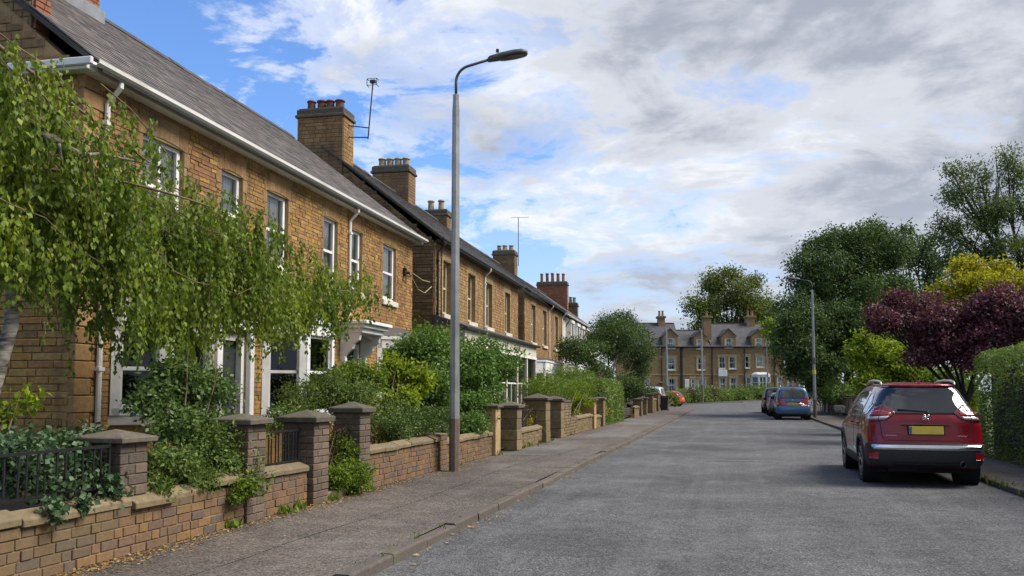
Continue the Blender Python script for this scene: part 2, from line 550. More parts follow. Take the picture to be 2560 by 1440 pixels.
class MB:
    def __init__(self):
        self.v, self.f = [], []

    def add(self, vs, fs):
        b = len(self.v)
        self.v += [tuple(p) for p in vs]
        self.f += [tuple(i + b for i in q) for q in fs]
        return self

    def box(self, x0, x1, y0, y1, z0, z1):
        v = [(x0, y0, z0), (x1, y0, z0), (x1, y1, z0), (x0, y1, z0), (x0, y0, z1), (x1, y0, z1), (x1, y1, z1), (x0, y1, z1)]
        return self.add(v, [(0, 3, 2, 1), (4, 5, 6, 7), (0, 1, 5, 4), (1, 2, 6, 5), (2, 3, 7, 6), (3, 0, 4, 7)])

    def obox(self, a, b, w, h, up=(0, 0, 1)):
        """bar from a to b, w wide and h high"""
        a, b = Vector(a), Vector(b)
        d = (b - a).normalized()
        s = d.cross(Vector(up))
        if s.length < 1e-4:
            s = Vector((1, 0, 0))
        s.normalize()
        u = s.cross(d)
        vs = []
        for p in (a, b):
            for i, j in ((-1, -1), (1, -1), (1, 1), (-1, 1)):
                vs.append(p + s * (w / 2 * i) + u * (h / 2 * j))
        return self.add(vs, [(0, 1, 2, 3), (7, 6, 5, 4), (0, 4, 5, 1), (1, 5, 6, 2), (2, 6, 7, 3), (3, 7, 4, 0)])

    def prism_y(self, poly, y0, y1):
        """polygon in (x, z), extruded along y"""
        n = len(poly)
        v = [(x, y0, z) for x, z in poly] + [(x, y1, z) for x, z in poly]
        f = [tuple(range(n - 1, -1, -1)), tuple(range(n, 2 * n))]
        f += [(i, (i + 1) % n, (i + 1) % n + n, i + n) for i in range(n)]
        return self.add(v, f)

    def prism_x(self, poly, x0, x1):
        """polygon in (y, z), extruded along x"""
        n = len(poly)
        v = [(x0, y, z) for y, z in poly] + [(x1, y, z) for y, z in poly]
        f = [tuple(range(n - 1, -1, -1)), tuple(range(n, 2 * n))]
        f += [(i, (i + 1) % n, (i + 1) % n + n, i + n) for i in range(n)]
        return self.add(v, f)

    def prism_z(self, poly, z0, z1):
        n = len(poly)
        v = [(x, y, z0) for x, y in poly] + [(x, y, z1) for x, y in poly]
        f = [tuple(range(n - 1, -1, -1)), tuple(range(n, 2 * n))]
        f += [(i, (i + 1) % n, (i + 1) % n + n, i + n) for i in range(n)]
        return self.add(v, f)

    def tube(self, pts, radii, n=8, cap=True):
        pts = [Vector(p) for p in pts]
        if isinstance(radii, (int, float)):
            radii = [radii] * len(pts)
        b = len(self.v)
        prev = None
        for i, p in enumerate(pts):
            d = (pts[min(i + 1, len(pts) - 1)] - pts[max(i - 1, 0)])
            if d.length < 1e-6:
                d = Vector((0, 0, 1))
            d.normalize()
            if prev is None:
                s = d.cross(Vector((0.31, 0.2, 0.93)))
                if s.length < 1e-3:
                    s = d.cross(Vector((1, 0, 0)))
            else:
                s = prev - d * prev.dot(d)
            s.normalize()
            prev = s
            u = d.cross(s)
            for k in range(n):
                a = 2 * math.pi * k / n
                self.v.append(tuple(p + (s * math.cos(a) + u * math.sin(a)) * radii[i]))
        for i in range(len(pts) - 1):
            for k in range(n):
                k2 = (k + 1) % n
                self.f.append((b + i * n + k, b + i * n + k2, b + (i + 1) * n + k2, b + (i + 1) * n + k))
        if cap:
            self.f.append(tuple(b + k for k in range(n - 1, -1, -1)))
            e = b + (len(pts) - 1) * n
            self.f.append(tuple(e + k for k in range(n)))
        return self

    def lathe(self, prof, c=(0, 0, 0), n=16, cap=True):
        """(radius, z) profile turned about z at c"""
        b = len(self.v)
        for r, z in prof:
            for k in range(n):
                a = 2 * math.pi * k / n
                self.v.append((c[0] + r * math.cos(a), c[1] + r * math.sin(a), c[2] + z))
        for i in range(len(prof) - 1):
            for k in range(n):
                k2 = (k + 1) % n
                self.f.append((b + i * n + k, b + i * n + k2, b + (i + 1) * n + k2, b + (i + 1) * n + k))
        if cap:
            self.f.append(tuple(b + k for k in range(n - 1, -1, -1)))
            e = b + (len(prof) - 1) * n
            self.f.append(tuple(e + k for k in range(n)))
        return self

    def mesh(self, name, smooth=False):
        me = bpy.data.meshes.new(name)
        me.from_pydata(self.v, [], self.f)
        if smooth:
            me.polygons.foreach_set('use_smooth', [True] * len(me.polygons))
        me.update()
        return me

    def build(self, name, mat, parent=None, smooth=False, bevel=0.0):
        me = self.mesh(name, smooth)
        if bevel:
            bm = bmesh.new()
            bm.from_mesh(me)
            bmesh.ops.remove_doubles(bm, verts=bm.verts, dist=1e-5)
            bmesh.ops.bevel(bm, geom=bm.edges[:], offset=bevel, segments=1, affect='EDGES', clamp_overlap=True)
            bm.to_mesh(me)
            bm.free()
        return link(name, me, parent, mat)


# ------------------------------------------------------------------ pieces: bricks, stones, slates
PM = {}


def piece_mesh(dx, dy, dz, ch, mat, name):
    """chamfered block centred on its own middle; shared by every piece of that size"""
    q = 0.005
    key = (round(dx / q), round(dy / q), round(dz / q), ch, mat)
    if key in PM:
        return PM[key]
    dx, dy, dz = key[0] * q, key[1] * q, key[2] * q
    bm = bmesh.new()
    bmesh.ops.create_cube(bm, size=1.0)
    bmesh.ops.scale(bm, vec=(max(dx, .004), max(dy, .004), max(dz, .004)), verts=bm.verts)
    if ch:
        bmesh.ops.bevel(bm, geom=bm.edges[:], offset=min(ch, 0.3 * min(dx, dy, dz) + 1e-4), segments=1, affect='EDGES')
    me = bpy.data.meshes.new(name)
    bm.to_mesh(me)
    bm.free()
    me.materials.append(MATS[mat])
    PM[key] = me
    return me


def place_pieces(parent, blocks, name, mat, maxobj=300, ch=0.005, restname=None, rest=True, jit=0.0):
    """blocks: (cx, cy, cz, dx, dy, dz[, rotmatrix]) in the parent's space. The ones that show largest become objects, the rest one stuff part."""
    M = wm(parent) if parent else Matrix()
    scored = []
    for b in blocks:
        w = M @ Vector(b[:3])
        q = pix(w)
        s = 0
        if q and -80 < q[0] < 2640 and -80 < q[1] < 1520:
            s = sorted(b[3:6])[2] * sorted(b[3:6])[1] / depth_of(w) ** 2
        scored.append((s, b))
    order = sorted(range(len(blocks)), key=lambda i: -scored[i][0])
    ind = [i for i in order[:maxobj] if scored[i][0] > 0]
    sind = set(ind)
    for i in ind:
        b = blocks[i]
        me = piece_mesh(b[3], b[4], b[5], ch, mat, name)
        o = link(name, me, parent)
        o.location = b[:3]
        if len(b) > 6:
            o.rotation_euler = b[6].to_euler()
        elif jit:
            o.rotation_euler = (RND.gauss(0, jit), RND.gauss(0, jit), RND.gauss(0, jit))
    others = [blocks[i] for i in range(len(blocks)) if i not in sind]
    if others and rest:
        mb = MB()
        for b in others:
            hx, hy, hz = b[3] / 2, b[4] / 2, b[5] / 2
            c = min(ch, 0.25 * min(b[3:6]))
            vs = [Vector((sx * hx, sy * hy, sz * hz)) for sx in (-1, 1) for sy in (-1, 1) for sz in (-1, 1)]
            R_ = b[6] if len(b) > 6 else None
            vs = [(R_ @ v if R_ else v) + Vector(b[:3]) for v in vs]
            mb.add(vs, [(0, 1, 3, 2), (4, 6, 7, 5), (0, 4, 5, 1), (2, 3, 7, 6), (0, 2, 6, 4), (1, 5, 7, 3)])
        o = mb.build(restname or (name + '_field'), mat, parent)
        o['kind'] = 'stuff'


def courses(y0, y1, z0, z1, hr, lr, gap, openings=(), seed=1):
    """random-coursed rectangles (y0, y1, z0, z1), clear of the openings"""
    rn = random.Random(seed)
    out = []
    z = z0
    while z < z1 - 0.03:
        h = min(rn.uniform(*hr), z1 - z)
        if z1 - z - h < hr[0] * 0.5:
            h = z1 - z
        y = y0 - rn.uniform(0, lr[1] * 0.8)
        while y < y1:
            l = rn.uniform(*lr)
            a, b = max(y, y0), min(y + l, y1)
            y += l
            if b - a < 0.03:
                continue
            segs = [(a, b, z, z + h)]
            for (oy0, oy1, oz0, oz1) in openings:
                nxt = []
                for s in segs:
                    if s[1] <= oy0 or s[0] >= oy1 or s[3] <= oz0 or s[2] >= oz1:
                        nxt.append(s)
                        continue
                    if s[0] < oy0:
                        nxt.append((s[0], oy0, s[2], s[3]))
                    if s[1] > oy1:
                        nxt.append((oy1, s[1], s[2], s[3]))
                    m0, m1 = max(s[0], oy0), min(s[1], oy1)
                    if s[2] < oz0:
                        nxt.append((m0, m1, s[2], oz0))
                    if s[3] > oz1:
                        nxt.append((m0, m1, oz1, s[3]))
                segs = nxt
            for s in segs:
                if s[1] - s[0] > 0.035 and s[3] - s[2] > 0.03:
                    out.append((s[0] + gap / 2, s[1] - gap / 2, s[2] + gap / 2, s[3] - gap / 2))
        z += h
    return out


def wall_face(mb, y0, y1, z0, z1, openings, x=0.0, reveal=0.2):
    """flat wall facing +x with real openings and reveals"""
    ys = sorted({y0, y1, *[v for o in openings for v in o[:2] if y0 < v < y1]})
    zs = sorted({z0, z1, *[v for o in openings for v in o[2:4] if z0 < v < z1]})
    for i in range(len(ys) - 1):
        for j in range(len(zs) - 1):
            cy, cz = (ys[i] + ys[i + 1]) / 2, (zs[j] + zs[j + 1]) / 2
            if any(o[0] < cy < o[1] and o[2] < cz < o[3] for o in openings):
                continue
            mb.add([(x, ys[i], zs[j]), (x, ys[i + 1], zs[j]), (x, ys[i + 1], zs[j + 1]), (x, ys[i], zs[j + 1])], [(0, 1, 2, 3)])
    for (a, b, c, d) in openings:
        r = x - reveal
        mb.add([(x, a, c), (x, a, d), (r, a, d), (r, a, c)], [(0, 1, 2, 3)])
        mb.add([(x, b, d), (x, b, c), (r, b, c), (r, b, d)], [(0, 1, 2, 3)])
        mb.add([(x, a, d), (x, b, d), (r, b, d), (r, a, d)], [(0, 1, 2, 3)])
        mb.add([(x, b, c), (x, a, c), (r, a, c), (r, b, c)], [(0, 1, 2, 3)])
    return mb


# ------------------------------------------------------------------ foliage
def leaf_mesh(name, pos, axis, nrm, length, width, tint, mat, fold=0.25):
    """folded pointed leaves, two faces each"""
    n = len(pos)
    axis = axis / (np.linalg.norm(axis, axis=1, keepdims=True) + 1e-9)
    side = np.cross(axis, nrm)
    side /= (np.linalg.norm(side, axis=1, keepdims=True) + 1e-9)
    up = np.cross(side, axis)
    L = length[:, None]
    W = (length * width)[:, None] * 0.5
    base = pos
    tip = pos + axis * L
    mid = pos + axis * (L * 0.42)
    lf = mid + side * W + up * (W * fold)
    rt = mid - side * W + up * (W * fold)
    v = np.stack([base, lf, tip, rt], 1).reshape(-1, 3)
    me = bpy.data.meshes.new(name)
    me.vertices.add(4 * n)
    me.vertices.foreach_set('co', v.astype(np.float32).ravel())
    idx = np.arange(n) * 4
    tri = np.stack([idx, idx + 1, idx + 2, idx, idx + 2, idx + 3], 1).ravel()
    me.loops.add(6 * n)
    me.loops.foreach_set('vertex_index', tri.astype(np.int32))
    me.polygons.add(2 * n)
    me.polygons.foreach_set('loop_start', np.arange(2 * n, dtype=np.int32) * 3)
    at_ = me.attributes.new('tint', 'FLOAT', 'POINT')
    at_.data.foreach_set('value', np.repeat(np.clip(tint, 0, 1), 4).astype(np.float32))
    me.update(calc_edges=True)
    me.materials.append(MATS[mat])
    return me


def unit(n, g):
    v = g.normal(size=(n, 3))
    return v / np.linalg.norm(v, axis=1, keepdims=True)


DEN, SIZ = 1.6, 1.22


def crown_leaves(name, lumps, nclump, per, spread, size, mat, seed, width=0.62, droop=0.25, shell=0.28, upb=0.35, parent=None, flat=1.0, grain=0.45, rough=1.0, dens=1.0, sub=0, subs=(.30, .48)):
    """leaf clumps spread through the outer part of a set of ellipsoid lumps (cx, cy, cz, rx, ry, rz)"""
    g = np.random.default_rng(seed)
    nclump = int(nclump * DEN * dens)
    size = size * SIZ
    if sub:
        sl_ = []
        for l in lumps:
            for _ in range(sub):
                v = g.normal(size=3)
                v /= np.linalg.norm(v)
                q = g.uniform(.30, 1.08 - subs[0])
                s = g.uniform(*subs)
                sl_.append((l[0] + v[0] * l[3] * q, l[1] + v[1] * l[4] * q, l[2] + v[2] * l[5] * q, l[3] * s * 1.15, l[4] * s * 1.15, l[5] * s * .8))
        lumps = sl_
    L = np.array(lumps, float)
    area = (L[:, 3] * L[:, 4] + L[:, 4] * L[:, 5] + L[:, 3] * L[:, 5])
    k = g.choice(len(L), nclump, p=area / area.sum())
    d = unit(nclump, g)
    d[:, 2] += 0.12
    d /= np.linalg.norm(d, axis=1, keepdims=True)
    r = 1.0 - np.abs(g.normal(size=nclump)) * shell + np.maximum(0, g.normal(size=nclump)) * 0.06
    # uneven outline: every lump carries its own boughs and hollows
    for li in range(len(L)):
        q = np.where(k == li)[0]
        bd = unit(16, g)
        amp = g.uniform(-0.28, 0.34, 16)
        w = np.maximum(0, d[q] @ bd.T) ** 14
        r[q] *= 1 + np.clip((w * amp).sum(1), -0.32, 0.34) * rough
    r = np.clip(r, 0.05, 1.45)
    cc = L[k, :3] + d * L[k, 3:6] * r[:, None]
    # push out the clumps that fell deep inside another lump
    ct = g.random(nclump)
    n = nclump * per
    ci = np.repeat(np.arange(nclump), per)
    sp = g.normal(size=(n, 3)) * spread
    sp[:, 2] *= flat
    pos = cc[ci] + sp
    out = d[ci]
    ax = out * 0.55 + unit(n, g) * 0.8
    ax[:, 2] -= droop
    nr = out * 0.6 + unit(n, g) * 0.7
    nr[:, 2] += upb
    ln = size * (0.65 + 0.6 * g.random(n))
    tint = ct[ci] * (1 - grain) + g.random(n) * grain
    me = leaf_mesh(name, pos, ax, nr, ln, width, tint, mat)
    return link(name, me, parent)


def limb_curve(a, b, bend, seed, n=7):
    rn = random.Random(seed)
    a, b = Vector(a), Vector(b)
    off = Vector((rn.uniform(-1, 1), rn.uniform(-1, 1), rn.uniform(0.2, 1))) * bend * (b - a).length
    mid = (a + b) / 2 + off
    return [a * (1 - t) ** 2 + mid * 2 * t * (1 - t) + b * t ** 2 for t in [i / (n - 1) for i in range(n)]]


def tree(name, label, base, height, trunk_r, lumps, nclump, per, spread, size, mat, seed, bark='bark', fork=0.35, group=None, cat='tree', lean=(0, 0), twigs=0, **kw):
    """trunk, limbs and a crown of leaf clumps; lumps are relative to the base"""
    kw.setdefault('sub', 9)
    t = empty(name, base, 0, label, cat, group)
    rn = random.Random(seed)
    fz = height * fork
    fk = Vector((lean[0] * fork, lean[1] * fork, fz))
    mb = MB()
    path = limb_curve((0, 0, -0.15), fk, 0.05, seed, 6)
    mb.tube(path, [trunk_r * (1.35 if i == 0 else 1 - 0.06 * i) for i in range(6)], 10)
    mb.build('trunk', bark, t, True)
    mb = MB()
    for i, l in enumerate(lumps):
        e = Vector(l[:3]) + Vector((0, 0, -0.1 * l[5]))
        pts = limb_curve(fk - Vector((0, 0, 0.15)), e, 0.10, seed + i)
        r0 = trunk_r * rn.uniform(0.35, 0.6)
        mb.tube(pts, [r0 * (1 - 0.8 * j / 6) for j in range(7)], 6, False)
        for j in range(5):
            dd = Vector((rn.gauss(0, 1), rn.gauss(0, 1), rn.gauss(0.3, 0.7))).normalized()
            e2 = Vector((l[0] + dd.x * l[3] * .92, l[1] + dd.y * l[4] * .92, l[2] + dd.z * l[5] * .92))
            p2 = limb_curve(pts[rn.randint(3, 6)], e2, 0.12, seed * 3 + i * 7 + j, 5)
            mb.tube(p2, [r0 * 0.32 * (1 - 0.8 * q / 4) + 0.004 for q in range(5)], 5, False)
    mb.build('limbs', bark, t, True)
    o = crown_leaves('crown', lumps, nclump, per, spread, size, mat, seed, parent=t, **kw)
    o['kind'] = 'stuff'
    return t


def shrub(name, label, lumps, nclump, per, spread, size, mat, seed, base=None, cat='shrub', group=None, stems=6, bark='twig', **kw):
    """lumps in world space; stems rise from the base to the lumps"""
    L = [(l[0], l[1], l[2], l[3] * 1.08, l[4] * 1.08, l[5] * 1.08) for l in lumps]
    if cat not in ('hedge', 'ivy', 'grass'):
        kw.setdefault('sub', 5)
        kw.setdefault('subs', (.42, .62))
        kw.setdefault('dens', 1.25)
    if base is None:
        base = (sum(l[0] for l in L) / len(L), sum(l[1] for l in L) / len(L), 0.2)
    t = empty(name, base, 0, label, cat, group)
    rel = [(l[0] - base[0], l[1] - base[1], l[2] - base[2], l[3], l[4], l[5]) for l in L]
    rn = random.Random(seed)
    mb = MB()
    for i in range(stems):
        l = rel[i % len(rel)]
        e = Vector((l[0] + rn.gauss(0, .4) * l[3], l[1] + rn.gauss(0, .4) * l[4], l[2] + l[5] * rn.uniform(0.1, 0.8)))
        a = Vector((e.x * 0.25 + rn.gauss(0, .06), e.y * 0.25 + rn.gauss(0, .06), -0.05))
        mb.tube(limb_curve(a, e, 0.08, seed + i, 5), [0.022, 0.018, 0.014, 0.01, 0.005], 5, False)
    mb.build('stems', bark, t, True)
    o = crown_leaves('foliage', rel, nclump, per, spread, size, mat, seed, parent=t, **kw)
    o['kind'] = 'stuff'
    return t


def hedge_box(name, label, x0, x1, y0, y1, h, n, size, mat, seed, z0=.1, rnd=.35):
    """clipped hedge: leaves over the faces of a rounded block, twiggy inside"""
    t = empty(name, ((x0 + x1) / 2, (y0 + y1) / 2, z0), 0, label, 'hedge')
    g = np.random.default_rng(seed)
    hx, hy, hz = (x1 - x0) / 2, (y1 - y0) / 2, h / 2
    ar = np.array([hy * hz, hy * hz, hx * hz, hx * hz, hx * hy])
    f = g.choice(5, n, p=ar / ar.sum())
    u, v = g.uniform(-1, 1, n), g.uniform(-1, 1, n)
    P = np.zeros((n, 3))
    for i, (ax_, sg) in enumerate(((0, -1), (0, 1), (1, -1), (1, 1), (2, 1))):
        q = f == i
        o = [a for a in (0, 1, 2) if a != ax_]
        H_ = (hx, hy, hz)
        P[q, ax_] = sg * H_[ax_]
        P[q, o[0]] = u[q] * H_[o[0]]
        P[q, o[1]] = v[q] * H_[o[1]]
    inner = np.clip(P, [-hx + rnd, -hy + rnd, -hz], [hx - rnd, hy - rnd, hz - rnd])
    d = P - inner
    d /= np.linalg.norm(d, axis=1, keepdims=True) + 1e-9
    wob = .035 * np.sin(P[:, 1] * 2.1 + P[:, 2] * 1.3) + .03 * np.sin(P[:, 1] * 5.3 + 1.0 + P[:, 2] * 4.1)
    P = inner + d * (rnd + wob - np.abs(g.normal(0, .075, n)) + .03 * (g.random(n) < .04))[:, None]
    P[:, 2] += hz
    ax = d * .55 + unit(n, g) * .75
    nr = d * .8 + unit(n, g) * .6
    me = leaf_mesh('foliage', P, ax, nr, size * (.6 + .7 * g.random(n)), .6, g.random(n) * .6 + .4 * (.5 + .5 * np.sin(P[:, 1] * 3.1) * np.sin(P[:, 2] * 3.7)), mat)
    link('foliage', me, t)['kind'] = 'stuff'
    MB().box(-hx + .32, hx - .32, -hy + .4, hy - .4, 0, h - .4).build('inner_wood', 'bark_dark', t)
    return t


def lump(px, py, x, rp, rq=None, rx=None):
    """foliage lump seen at a photo pixel on the plane world x, with its radii in photo pixels"""
    p = atx(px, py, x)
    s = depth_of(p) / FPX
    return (p.x, p.y, p.z, rx or rp * s, rp * s, (rq or rp) * s)


def lumpd(px, py, d, rp, rq=None, rx=None):
    p = at(px, py, d)
    s = d / FPX
    return (p.x, p.y, p.z, rp * s, rx or rp * s, (rq or rp) * s)


def leaf_bunch(pts, axis_fn, size, mat, seed, name, parent=None, width=0.62):
    g = np.random.default_rng(seed)
    pts = np.array(pts, float)
    n = len(pts)
    ax = unit(n, g) * 0.5 + axis_fn
    nr = unit(n, g)
    me = leaf_mesh(name, pts, ax, nr, size * (0.6 + 0.7 * g.random(n)), width, g.random(n), mat)
    return link(name, me, parent)


# ------------------------------------------------------------------ the setting: ground, road, footways
KL, KR = -2.96, 4.07          # kerb faces
PZ = 0.09                     # footway level above the road
WALLX = -5.22                 # front garden wall line, left side


def sst(a, b, v):
    t = min(1, max(0, (v - a) / (b - a)))
    return t * t * (3 - 2 * t)


def gz(x, y):
    """the ground lifts a little beyond the junction"""
    return 0.36 * sst(86, 112, y)


def sheet(name, xs, ys, z, mat, kind='structure', fz=True, parent=None):
    v, f = [], []
    for y in ys:
        for x in xs:
            v.append((x, y, z + (gz(x, y) if fz else 0)))
    w = len(xs)
    for j in range(len(ys) - 1):
        for i in range(w - 1):
            a = j * w + i
            f.append((a, a + 1, a + w + 1, a + w))
    me = bpy.data.meshes.new(name)
    me.from_pydata(v, [], f)
    o = link(name, me, parent, mat)
    if kind:
        o['kind'] = kind
    return o


ysq = [-40, -10, 0, 20, 40, 60, 78] + list(range(82, 125, 4)) + [150, 220, 400, 900, 2500]
sheet('ground', [-1500, -300, -80, -30, -12, 0, 12, 30, 80, 300, 1500], ysq, -0.06, 'lawn')
sheet('road', [KL - 0.05, -1, 1, KR + 0.05], [-12, 0, 20, 40, 60, 78] + list(range(82, 101, 3)), 0.0, 'asphalt')
# the road swings left in front of the far terrace
sheet('road', [-60, -40, -20, KL - 0.05], [79.0] + list(range(82, 101, 3)), 0.0, 'asphalt')
road0 = [o for o in C.objects if o.name == 'road'][0]
sheet('worn_scuff', [-.75, 1.15], [20.15, 20.32], .004, 'asphalt_scuff', None, False, road0)

footL = sheet('pavement', [WALLX - 0.25, KL - 0.13], [-10, 4, 20, 40, 60, 77.6], PZ, 'footway')
footR = sheet('pavement', [KR + 0.13, 6.6], [-10, 4, 20, 40, 60, 78, 95], PZ, 'footway', fz=False)
for nm, x0, x1, ya, yb, mt in (('tarmac_patch', -3.75, -3.12, 16.6, 21.5, 'footway_patch'), ('tarmac_patch', -5.1, -3.9, 19.4, 23.2, 'footway_grey'), ('tarmac_patch', -4.6, -3.2, 27.5, 33, 'footway_grey'), ('tarmac_patch', -5.0, -3.4, 38, 46, 'footway_grey'), ('tarmac_patch', 4.3, 5.2, 15.5, 17.2, 'footway_patch')):
    sheet(nm, [x0, x1], [ya, yb], PZ + 0.004, mt, None, False, footL if x0 < 0 else footR)
# old trench joint along the left footway: a thin sealed line
mb = MB()
for i in range(26):
    ya = 3 + i * 0.8
    xo = lambda y: -4.12 + 0.05 * math.sin(y * 0.7) + 0.02 * math.sin(y * 2.9)
    mb.add([(xo(ya) - .006, ya, PZ + .005), (xo(ya) + .008, ya, PZ + .005), (xo(ya + .8) + .008, ya + .8, PZ + .005), (xo(ya + .8) - .008, ya + .8, PZ + .005)], [(0, 1, 2, 3)])
mb.build('trench_joint', 'asphalt', footL)


# kerbs: single stones
def kerb(parent, xface, side, ya, yb, seed):
    rn = random.Random(seed)
    y = ya
    poly = [(0, -0.12), (0, PZ - 0.02), (0.006, PZ - 0.006), (0.02, PZ), (0.125, PZ), (0.125, -0.12)]
    me = MB().prism_y([(side * a, b) for a, b in (poly if side < 0 else poly[::-1])], 0.009, 0.903).mesh('kerb_stone')
    me.materials.append(MATS['kerb_stone'])
    while y < yb:
        o = link('kerb_stone', me, parent)
        o.location = (xface + rn.gauss(0, .004), y, rn.gauss(0.004, .006))
        o.rotation_euler = (rn.gauss(0, .002), 0, rn.gauss(0, .003))
        y += 0.912


kerb(footL, KL, -1, 2.0, 77, 3)
kerb(footR, KR, 1, 9.0, 94, 4)
# corner kerb where the left footway turns away, and the far kerb round the junction
mb = MB()
arc = [(KL - 3.0 + 3.0 * math.cos(a), 77.4 + 3.0 * math.sin(a) * 0.6) for a in [i * math.pi / 16 for i in range(9)]]
arc += [(-20, arc[-1][1])]
mb.prism_z([(x, y) for x, y in arc] + [(-20, 77.0), (KL - .1, 77.0)], -0.1, PZ + 0.004)
mb.build('kerb_corner', 'kerb_stone', footL)

far_kerb = [(-40, 86.0), (-14, 90.0), (-5.5, 92.0), (-1.5, 99.0), (2.0, 105.5), (6, 112), (12, 120)]
mb = MB()
for (xa, ya), (xb, yb) in zip(far_kerb, far_kerb[1:]):
    za, zb = gz(xa, ya), gz(xb, yb)
    mb.obox((xa, ya, za + 0.02), (xb, yb, zb + 0.02), 0.3, 0.22)
fo = mb.build('far_kerb', 'kerb_stone')
fo['kind'] = 'structure'
v = [(x, y, gz(x, y) + 0.03) for x, y in far_kerb] + [(x + 1, y + 60, gz(x, y + 60) + 0.03) for x, y in far_kerb]
n = len(far_kerb)
me = bpy.data.meshes.new('verge')
me.from_pydata(v, [], [(i, i + 1, i + 1 + n, i + n) for i in range(n - 1)])
link('verge', me, None, 'lawn')['kind'] = 'structure'
# road beyond the bend on the right-hand side
sheet('road', [KR - 3, KR + 3, 12], [95, 100, 104, 108, 112, 118], -0.006, 'asphalt')
# front gardens
sheet('garden_soil', [-9.6, WALLX - 0.12], [-6, 10, 20, 40, 60, 77], 0.17, 'soil', fz=False)
sheet('garden_soil', [6.5, 30], [8, 20, 40, 60, 80], 0.15, 'lawn', fz=False)

# ------------------------------------------------------------------ house parts (local frame: x outwards to the street, y along it)
def sash(parent, y0, y1, z0, z1, x=-0.16, paint='white_paint', mull=0, sill=True, curtain='curtain', cfrac=0.33, name='window', sillmat='white_stone', glass='pane_glass', rail=0.5, sillw=0.09, bars=0):
    """sash window: the frame is the part; panes, sill and curtains hang on it"""
    fw = 0.085
    mb = MB()
    mb.box(x, x + .07, y0, y0 + fw, z0, z1)
    mb.box(x, x + .07, y1 - fw, y1, z0, z1)
    mb.box(x, x + .07, y0 + fw, y1 - fw, z1 - fw, z1)
    mb.box(x, x + .07, y0 + fw, y1 - fw, z0, z0 + fw * 1.3)
    zm = z0 + (z1 - z0) * rail
    mb.box(x + .012, x + .06, y0 + fw, y1 - fw, zm - .028, zm + .028)
    ym = []
    for i in range(mull):
        yc = y0 + (y1 - y0) * (i + 1) / (mull + 1)
        mb.box(x + .005, x + .062, yc - .03, yc + .03, z0 + fw * 1.3, z1 - fw)
        ym.append(yc)
    if bars:
        for yc in [y0 + (y1 - y0) * (i + 1) / (bars + 1) for i in range(bars)]:
            mb.box(x + .02, x + .05, yc - .012, yc + .012, z0 + fw * 1.3, z1 - fw)
    w = mb.build(name, paint, parent)
    edges = [y0 + fw] + ym + [y1 - fw]
    for a, b in zip(edges, edges[1:]):
        for c, d in ((z0 + fw, zm), (zm, z1 - fw)):
            MB().add([(x + .03, a, c), (x + .03, b, c), (x + .03, b, d), (x + .03, a, d)], [(0, 1, 2, 3)]).build('pane', glass, w)
    if sill:
        MB().box(x - .02, sillw, y0 - .09, y1 + .09, z0 - .14, z0 - .001).build('sill', sillmat, w, bevel=.008)
    if curtain:
        for s in (0, 1):
            wv = (y1 - y0) * cfrac
            ya = y0 + .03 if s == 0 else y1 - .03 - wv
            vs, fs = [], []
            nseg = 10
            for i in range(nseg + 1):
                yy = ya + wv * i / nseg
                xx = x - .05 + .02 * math.sin(i * 2.2)
                vs += [(xx, yy, z0 + .02), (xx, yy, z1 - .02)]
            for i in range(nseg):
                fs.append((2 * i, 2 * i + 2, 2 * i + 3, 2 * i + 1))
            MB().add(vs, fs).build('curtain', curtain, w)
    return w


def arch_head(parent, y0, y1, zspring, ztop, mat, x0=-0.16, x1=0.012, rise=0.09, name='arch_stone', n=5):
    """segmental arch of separate voussoirs over an opening; the soffit curves"""
    k = 2 if n < 4 else 3
    w = (y1 - y0)

    def soff(y):
        t = (y - y0) / w * 2 - 1
        return zspring + rise * (1 - t * t)
    for i in range(n):
        a, b = y0 + w * i / n, y0 + w * (i + 1) / n
        yy = [a + .003 + (b - a - .006) * q / k for q in range(k + 1)]
        poly = [(y, soff(y)) for y in yy] + [(y, ztop) for y in reversed(yy)]
        MB().prism_x(poly, x0, x1).build(name, mat, parent)


def jamb_stones(parent, y0, y1, z0, z1, mat, blocks, dx=0.10, w=(0.10, 0.2), gap=0.008):
    """alternating long and short dressed stones at both sides of an opening"""
    rects = []
    z = z0
    i = 0
    while z < z1 - .05:
        h = min(0.24, z1 - z)
        ww = w[i % 2]
        for s in (0, 1):
            a, b = (y0 - ww, y0) if s == 0 else (y1, y1 + ww)
            blocks.append((-0.075, (a + b) / 2, z + h / 2, 0.18, b - a - gap, h - gap))
            rects.append((a, b, z, z + h))
        z += h
        i += 1
    return rects


def wall_blocks(rects, depth=0.05, proud=(0.006, 0.02), seed=2):
    rn = random.Random(seed)
    return [(-depth / 2 + rn.uniform(*proud), (a + b) / 2, (c + d) / 2, depth, b - a, d - c) for a, b, c, d in rects]


def gutter(parent, y0, y1, x, z, mat, name='gutter'):
    poly = [(x, z), (x + .03, z - .03), (x + .05, z - .07), (x + .10, z - .085), (x + .145, z - .05), (x + .15, z), (x + .142, z), (x + .135, z - .045), (x + .1, z - .075), (x + .055, z - .06), (x + .012, z)]
    g = MB().prism_y(poly[::-1], y0, y1).build(name, mat, parent)
    return g


def pipe(parent, y, z0, z1, x, mat, offset=0.18, name='downpipe', swan=True, r=0.038):
    mb = MB()
    if swan:
        pts = [(x + offset, y, z1 + .02), (x + offset, y, z1 - .10), (x, y, z1 - .32), (x, y, z0)]
    else:
        pts = [(x, y, z1), (x, y, z0)]
    mb.tube(pts, r, 8)
    z = z1 - .6
    while z > z0 + .4:
        mb.box(x - .05, x + r + .008, y - .06, y + .06, z - .025, z + .025)
        z -= 1.7
    return mb.build(name, mat, parent)


